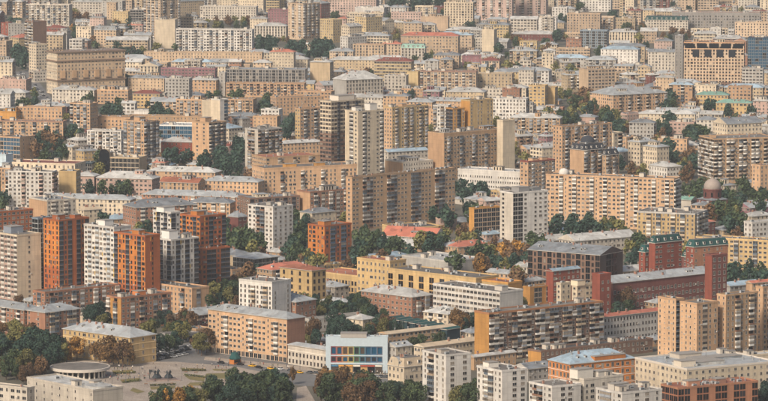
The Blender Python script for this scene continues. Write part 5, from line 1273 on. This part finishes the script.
for q, (p, hgt, code) in enumerate(TREES[:300]):
    e = bpy.data.objects.new('tree', None); COL.objects.link(e)
    e.location = p; e.rotation_euler = (0, 0, rt.uniform(0, 6.28)); e.empty_display_size = 1
    tr = link('trunk', TME, e, None, 0, (hgt, hgt, hgt))
    rad = hgt * rt.uniform(.34, .46)
    co = link('crown', CME[rt.randrange(7)], e, (0, 0, hgt * .62), rt.uniform(0, 6), (rad, rad * rt.uniform(.85, 1.15), hgt * rt.uniform(.42, .5)))
    co.material_slots[0].link = 'OBJECT'; co.material_slots[0].material = mat('leaf.' + LEAF[code])
    size = 'tall ' if hgt > 14 else 'small ' if hgt < 10.5 else ''
    form = 'broad ' if rad > hgt * .425 else 'slim ' if rad < hgt * .365 else ''
    ls = sorted(LM, key=lambda o: (mid(o) - p).length)[:4]
    cands = [f"{size}{form}{LW[code]} tree growing {relation(p, mid(o))} the {o['nick']}" for o in ls[:2]] + [f"{size}{form}{LW[code]} tree between the {ls[i]['nick']} and the {ls[j]['nick']}" for i, j in ((0, 1), (0, 2), (1, 2), (0, 3))]
    cands = [c for c in cands if len(c.split()) <= 16]
    lab = next((c for c in cands if c not in used), cands[0])
    used[lab] = 1
    tag(e, lab, 'tree', 'trees between the buildings')
if len(TREES) > 300:                                    # the small far ones, one mass
    lo = [crown_mesh(50 + k, 330, .15) for k in range(4)]
    LV = [np.array([tuple(p) for p in c.v]) for c in lo]
    vs, mi, tot = [], [], 0
    keys = ['green', 'deep', 'olive', 'rust', 'amber', 'brown']
    for p, hgt, code in TREES[300:]:
        v = LV[rt.randrange(4)]
        rad = hgt * rt.uniform(.36, .48)
        vs.append(v * np.array([rad, rad, hgt * .48]) + np.array([p.x, p.y, hgt * .6]))
        mi += [keys.index(LEAF[code])] * (len(v) // 4)
    V = np.concatenate(vs).astype(np.float32); nf = len(V) // 4
    me = bpy.data.meshes.new('woodland')
    me.vertices.add(len(V)); me.vertices.foreach_set('co', V.ravel())
    me.loops.add(len(V)); me.loops.foreach_set('vertex_index', np.arange(len(V), dtype=np.int32))
    me.polygons.add(nf); me.polygons.foreach_set('loop_start', np.arange(0, len(V), 4, dtype=np.int32))
    for k in keys: me.materials.append(mat('leaf.' + k))
    me.polygons.foreach_set('material_index', np.array(mi, dtype=np.int32))
    me.update(calc_edges=True)
    tag(link('woodland', me), 'far-off tree crowns reading as dark patches between roofs', 'trees', kind='stuff')

# ------------------------------------------------------------------ cars
CARC = [('white', '#c9c9c6'), ('silver', '#8f9396'), ('black', '#1b1c1f'), ('dark red', '#6b2420'), ('yellow', '#d9a520'), ('dark blue', '#253a56'), ('grey', '#55585b')]
def car_meshes(hexc):
    paint = 'gloss.' + hexc
    m = MB()
    prof = [(-2.2, .35), (2.2, .35), (2.25, .75), (1.25, .92), (-1.75, .95), (-2.25, .85)]
    for y0, y1 in ((-.88, .88),):
        m.quad([(x, y0, z) for x, z in prof], paint); m.quad([(x, y1, z) for x, z in reversed(prof)], paint)
        for k in range(len(prof)):
            (x, z), (x2, z2) = prof[k], prof[(k + 1) % len(prof)]
            m.quad([(x, y0, z), (x, y1, z), (x2, y1, z2), (x2, y0, z2)], paint)
    g = MB()
    a, t = [(-1.75, .93), (1.2, .93)], [(-1.1, 1.42), (.45, 1.42)]
    g.quad([(-1.75, -.82, .93), (1.2, -.82, .93), (.45, -.68, 1.40), (-1.1, -.68, 1.40)], 'glass.dark'); g.quad([(1.2, .82, .93), (-1.75, .82, .93), (-1.1, .68, 1.40), (.45, .68, 1.40)], 'glass.dark')
    g.quad([(1.2, -.82, .93), (1.2, .82, .93), (.45, .68, 1.40), (.45, -.68, 1.40)], 'glass.dark'); g.quad([(-1.75, .82, .93), (-1.75, -.82, .93), (-1.1, -.68, 1.40), (-1.1, .68, 1.40)], 'glass.dark')
    rr = MB().box(-1.15, .5, -.7, .7, 1.40, 1.47, paint)
    w = MB()
    n = 10
    for s in (-.1, .1):
        w.quad([(.32 * math.cos(2 * math.pi * k / n), s, .32 + .32 * math.sin(2 * math.pi * k / n)) for k in (range(n) if s < 0 else reversed(range(n)))], 'plain.#2a2a2b')
    for k in range(n):
        c0, c1 = 2 * math.pi * k / n, 2 * math.pi * (k + 1) / n
        w.quad([(.32 * math.cos(c0), -.1, .32 + .32 * math.sin(c0)), (.32 * math.cos(c1), -.1, .32 + .32 * math.sin(c1)), (.32 * math.cos(c1), .1, .32 + .32 * math.sin(c1)), (.32 * math.cos(c0), .1, .32 + .32 * math.sin(c0))], 'plain.#222223')
    return m.mesh('body'), g.mesh('glazing'), rr.mesh('roof'), w.mesh('wheel')
CM = {c: car_meshes(h) for c, h in CARC}
rc_ = random.Random(3)
def car(x, y, rz, where, group, colour=None):
    c = colour or rc_.choices([k for k, _ in CARC], [5, 3, 4, 1, 1, 1, 3])[0]
    p = at(x, y, 0)
    if not tree_ok(p, .5): return
    bo, gl, ro, wh = CM[c]
    e = bpy.data.objects.new('car', None); COL.objects.link(e); e.location = (p.x, p.y, .04); e.rotation_euler = (0, 0, rz); e.empty_display_size = 1
    link('body', bo, e); link('glazing', gl, e); link('roof', ro, e)
    for wx in (-1.4, 1.4):
        for wy in (-.8, .8): link('wheel', wh, e, (wx, wy, 0))
    tag(e, f'{c} car {where}', 'car', group)
for k in range(17):
    car(222 + 9.6 * k + rc_.uniform(-2, 2), 363.8 + 1.12 * k + rc_.uniform(-1.2, .8), R_(-45 if k % 3 else 135) + rc_.uniform(-.06, .06), 'driving on the street before the shop block', 'cars on the street before the shops', {3: 'yellow', 6: 'white', 8: 'yellow'}.get(k))
for row in range(3):
    for k in range(9):
        car(140 + 5.6 * k + row * 3, 364 - 1.1 * k - row * 4.2 + rc_.uniform(-.4, .4), R_(45) + rc_.uniform(-.05, .05), 'parked beside the yellow block', 'cars parked beside the yellow block')
for k in range(14):
    car(338 + 4.2 * k, 377.6 + rc_.uniform(-.3, .5), R_(rc_.choice([0, 180])) + rc_.uniform(-.1, .1), 'standing at the kerb of the rainbow mall', 'cars in front of the mall')
for k in range(26):
    t = k / 26
    car(18 + 32 * t + rc_.uniform(-4, 4), 73 + 30 * t, R_(118 if k % 2 else -62), 'driving on the avenue beside the palace block', 'cars on the far avenue')
for k in range(16):
    car(505 + rc_.uniform(-18, 20), 266 + rc_.uniform(-3, 10), R_(rc_.choice([45, -45])), 'parked in the yard behind the yellow factory', 'cars in the factory yard')

# ------------------------------------------------------------------ people and the bronze group
for k in range(130):
    q = rc_.random()
    if q < .45: x, y, w = rc_.uniform(104, 158), rc_.uniform(364, 383), 'walking over the paved square near the rotunda'
    elif q < .7: x, y, w = rc_.uniform(335, 388), rc_.uniform(373.6, 376), 'walking past the rainbow mall'
    elif q < .88:
        x = rc_.uniform(210, 300); y, w = 360 + (x - 210) * .105 + rc_.uniform(-1, .5), 'walking along the shops of the peach block'
    else: x, y, w = rc_.uniform(176, 235), rc_.uniform(366, 372), 'crossing the paved square beyond the monument'
    p = at(x, y, 0)
    if not tree_ok(p, .3): continue
    c = rc_.choice(coats)[0]
    o = link('person', PM[c], None, (p.x, p.y, .13), rc_.uniform(0, 6.28))
    tag(o, f'person in a {c} coat {w}', 'person', 'people on the square and pavements')
mon = bpy.data.objects.new('monument', None); COL.objects.link(mon)
P = at(163, 380.5, 0); mon.location = (P.x, P.y, .12); mon.rotation_euler = (0, 0, R_(10))
tag(mon, 'dark bronze group of striding figures on a low stone base', 'monument')
MB().box(-9, 9, -4, 4, 0, .5, 'plain.#8b7a70').box(-7, 7, -3, 3, .5, 1.1, 'plain.#6d5f58').build('base', mon)
for fx, fy_, s, m_, rz in ((-4.2, 0, 2.6, F1, .4), (-2.4, .6, 2.9, F2, -.2), (-3.2, -1.2, 2.2, F2, .9), (2.2, 0, 2.4, F1, -.5), (3.9, .5, 2.5, F2, .3), (3.0, -1.1, 2.0, F1, 1.2)):
    link('figure', m_, mon, (fx, fy_, 1.1), rz, (s, s, s))
m = MB()
for (bx, w) in ((-3.2, 2.6), (3.0, 2.4)):
    rr = random.Random(int(w * 10))
    prof = [(w * .9, 1.0), (w, 1.6), (w * .75, 2.6), (w * .5, 3.2), (0, 3.5)]
    MB().lathe(prof, 'plain.#232b30', 7, bx, .3).build('rock', mon)
MB().box(-7.4, -7.1, -.15, .15, 1.1, 6.0, 'plain.#232b30').box(-7.1, -5.6, -.05, .05, 4.4, 5.8, 'plain.#2a2f33').build('banner', mon)

def hedge(pa, pb, where):
    a_, b_ = at(*pa), at(*pb)
    L = (b_ - a_).length; m = MB(); r = random.Random(int(pa[0] * 7))
    for k in range(int(L * 26)):
        p = Vector((r.uniform(0, L), r.uniform(-.6, .6), r.uniform(.1, 1.1))); s_ = r.uniform(.18, .34)
        n_ = Vector((r.gauss(0, 1), r.gauss(0, 1), r.gauss(0, 1) + .8)).normalized(); t1 = n_.orthogonal().normalized(); t2 = n_.cross(t1)
        m.quad([p - t1 * s_, p - t2 * s_, p + t1 * s_, p + t2 * s_], 'leaf.olive' if r.random() < .4 else 'leaf.green')
    o = m.build('hedge', None, (a_.x, a_.y, .13)); o.rotation_euler = (0, 0, math.atan2(b_.y - a_.y, b_.x - a_.x))
    tag(o, f'low clipped green hedge {where}', 'hedge', 'hedges on the square')
for pa, pb, w in (((112, 374.5), (136, 373.5), 'along the grass bed near the rotunda'), ((182, 371.5), (206, 371.5), 'along the grass bed beyond the monument'), ((184, 376), (205, 378), 'on the upper edge of a grass bed by the park trees'), ((122, 383.5), (141, 381.5), 'beside the monument base'), ((240, 380), (262, 378), 'at the park end of the square'), ((150, 386.5), (176, 385.5), 'in front of the monument')):
    hedge(pa, pb, w)
# benches along the beds
bs = MB()
for k in range(4): bs.box(-.9, .9, -.25 + .13 * k, -.15 + .13 * k, .42, .46, 'plain.#7a5a3e')
bb = MB().box(-.9, .9, .3, .34, .55, .7, 'plain.#7a5a3e').box(-.9, .9, .32, .36, .75, .9, 'plain.#7a5a3e')
bl = MB().box(-.05, .05, -.25, .34, 0, .42, 'plain.#3f4042')
bsm, bbm, blm = bs.mesh('seat'), bb.mesh('backrest'), bl.mesh('leg')
for x, y, w in [(118, 376.2, 'near the rotunda'), (128, 375.7, 'near the rotunda'), (186, 373.2, 'beyond the monument'), (196, 373.6, 'beyond the monument'), (146, 385, 'in front of the monument'), (172, 384.6, 'in front of the monument'), (226, 381.5, 'by the park trees'), (236, 382.2, 'by the park trees')]:
    p = at(x, y); e = bpy.data.objects.new('park_bench', None); COL.objects.link(e); e.location = (p.x, p.y, .13); e.rotation_euler = (0, 0, rc_.choice((0, math.pi)))
    link('seat', bsm, e); link('backrest', bbm, e); link('leg', blm, e, (-.75, 0, 0)); link('leg', blm, e, (.75, 0, 0))
    tag(e, f'wooden park bench standing {w}', 'bench', 'benches on the square')

# ------------------------------------------------------------------ street lamps, stall
lm = MB(); lm.lathe([(.14, 0), (.1, 4), (.06, 8.6)], 'plain.#5c5d5f', 6); lm.box(-.04, .04, -1.6, .05, 8.5, 8.6, 'plain.#5c5d5f')
hd = MB().box(-.16, .16, -2.2, -1.5, 8.45, 8.62, 'plain.#a8a8a4')
lme, hde = lm.mesh('pole'), hd.mesh('lamp_head')
def lamp(x, y, rz, where):
    p = at(x, y, 0)
    if not tree_ok(p, .3): return
    e = bpy.data.objects.new('street_lamp', None); COL.objects.link(e); e.location = (p.x, p.y, .1); e.rotation_euler = (0, 0, rz)
    link('pole', lme, e); link('lamp_head', hde, e)
    tag(e, f'slim grey street lamp {where}', 'street lamp', 'street lamps round the square')
for k in range(8): lamp(216 + 14 * k, 360.5 + 1.6 * k, R_(-45), 'along the street before the shop block')
for k in range(6): lamp(112 + 14 * k, 384 - .6 * k, R_(20), 'on the paved square near the monument')
for k in range(5): lamp(120 + 16 * k, 362 - 1.5 * k, R_(20), 'between the square and the parked cars')
st = bpy.data.objects.new('market_stall', None); COL.objects.link(st); P = at(235, 364, 0); st.location = (P.x, P.y, .13); st.rotation_euler = (0, 0, R_(45))
tag(st, 'orange street stall under a bushy dark green canopy', 'stall')
MB().box(-2.6, 2.6, -1.8, 1.8, 0, 2.6, 'wall.orange').build('body', st)
MB().box(-2.2, 2.2, -1.86, -1.8, .9, 2.2, 'glass.dark').build('counter_opening', st)
MB().lathe([(3.2, 2.6), (3.4, 3.2), (2.4, 4.6), (1.9, 6.2), (0, 6.6)], 'roof.dkgreen', 9).build('canopy', st)

# ------------------------------------------------------------------ haze over the town
hz = MB().box(-7200, 7200, -200, 15200, -2, 380, 'plain.#ffffff')
hm = bpy.data.materials.new('haze'); hm.use_nodes = True
hn = hm.node_tree.nodes; hn.clear()
out = hn.new('ShaderNodeOutputMaterial'); pv = hn.new('ShaderNodeVolumePrincipled')
pv.inputs['Color'].default_value = (.90, .95, 1.0, 1); pv.inputs['Density'].default_value = HAZE; pv.inputs['Anisotropy'].default_value = 0.0
hm.node_tree.links.new(pv.outputs[0], out.inputs['Volume'])
ho = hz.build('haze'); ho.data.materials.clear(); ho.data.materials.append(hm)
tag(ho, 'pale autumn haze thickening over the far rooftops', 'haze', kind='stuff')
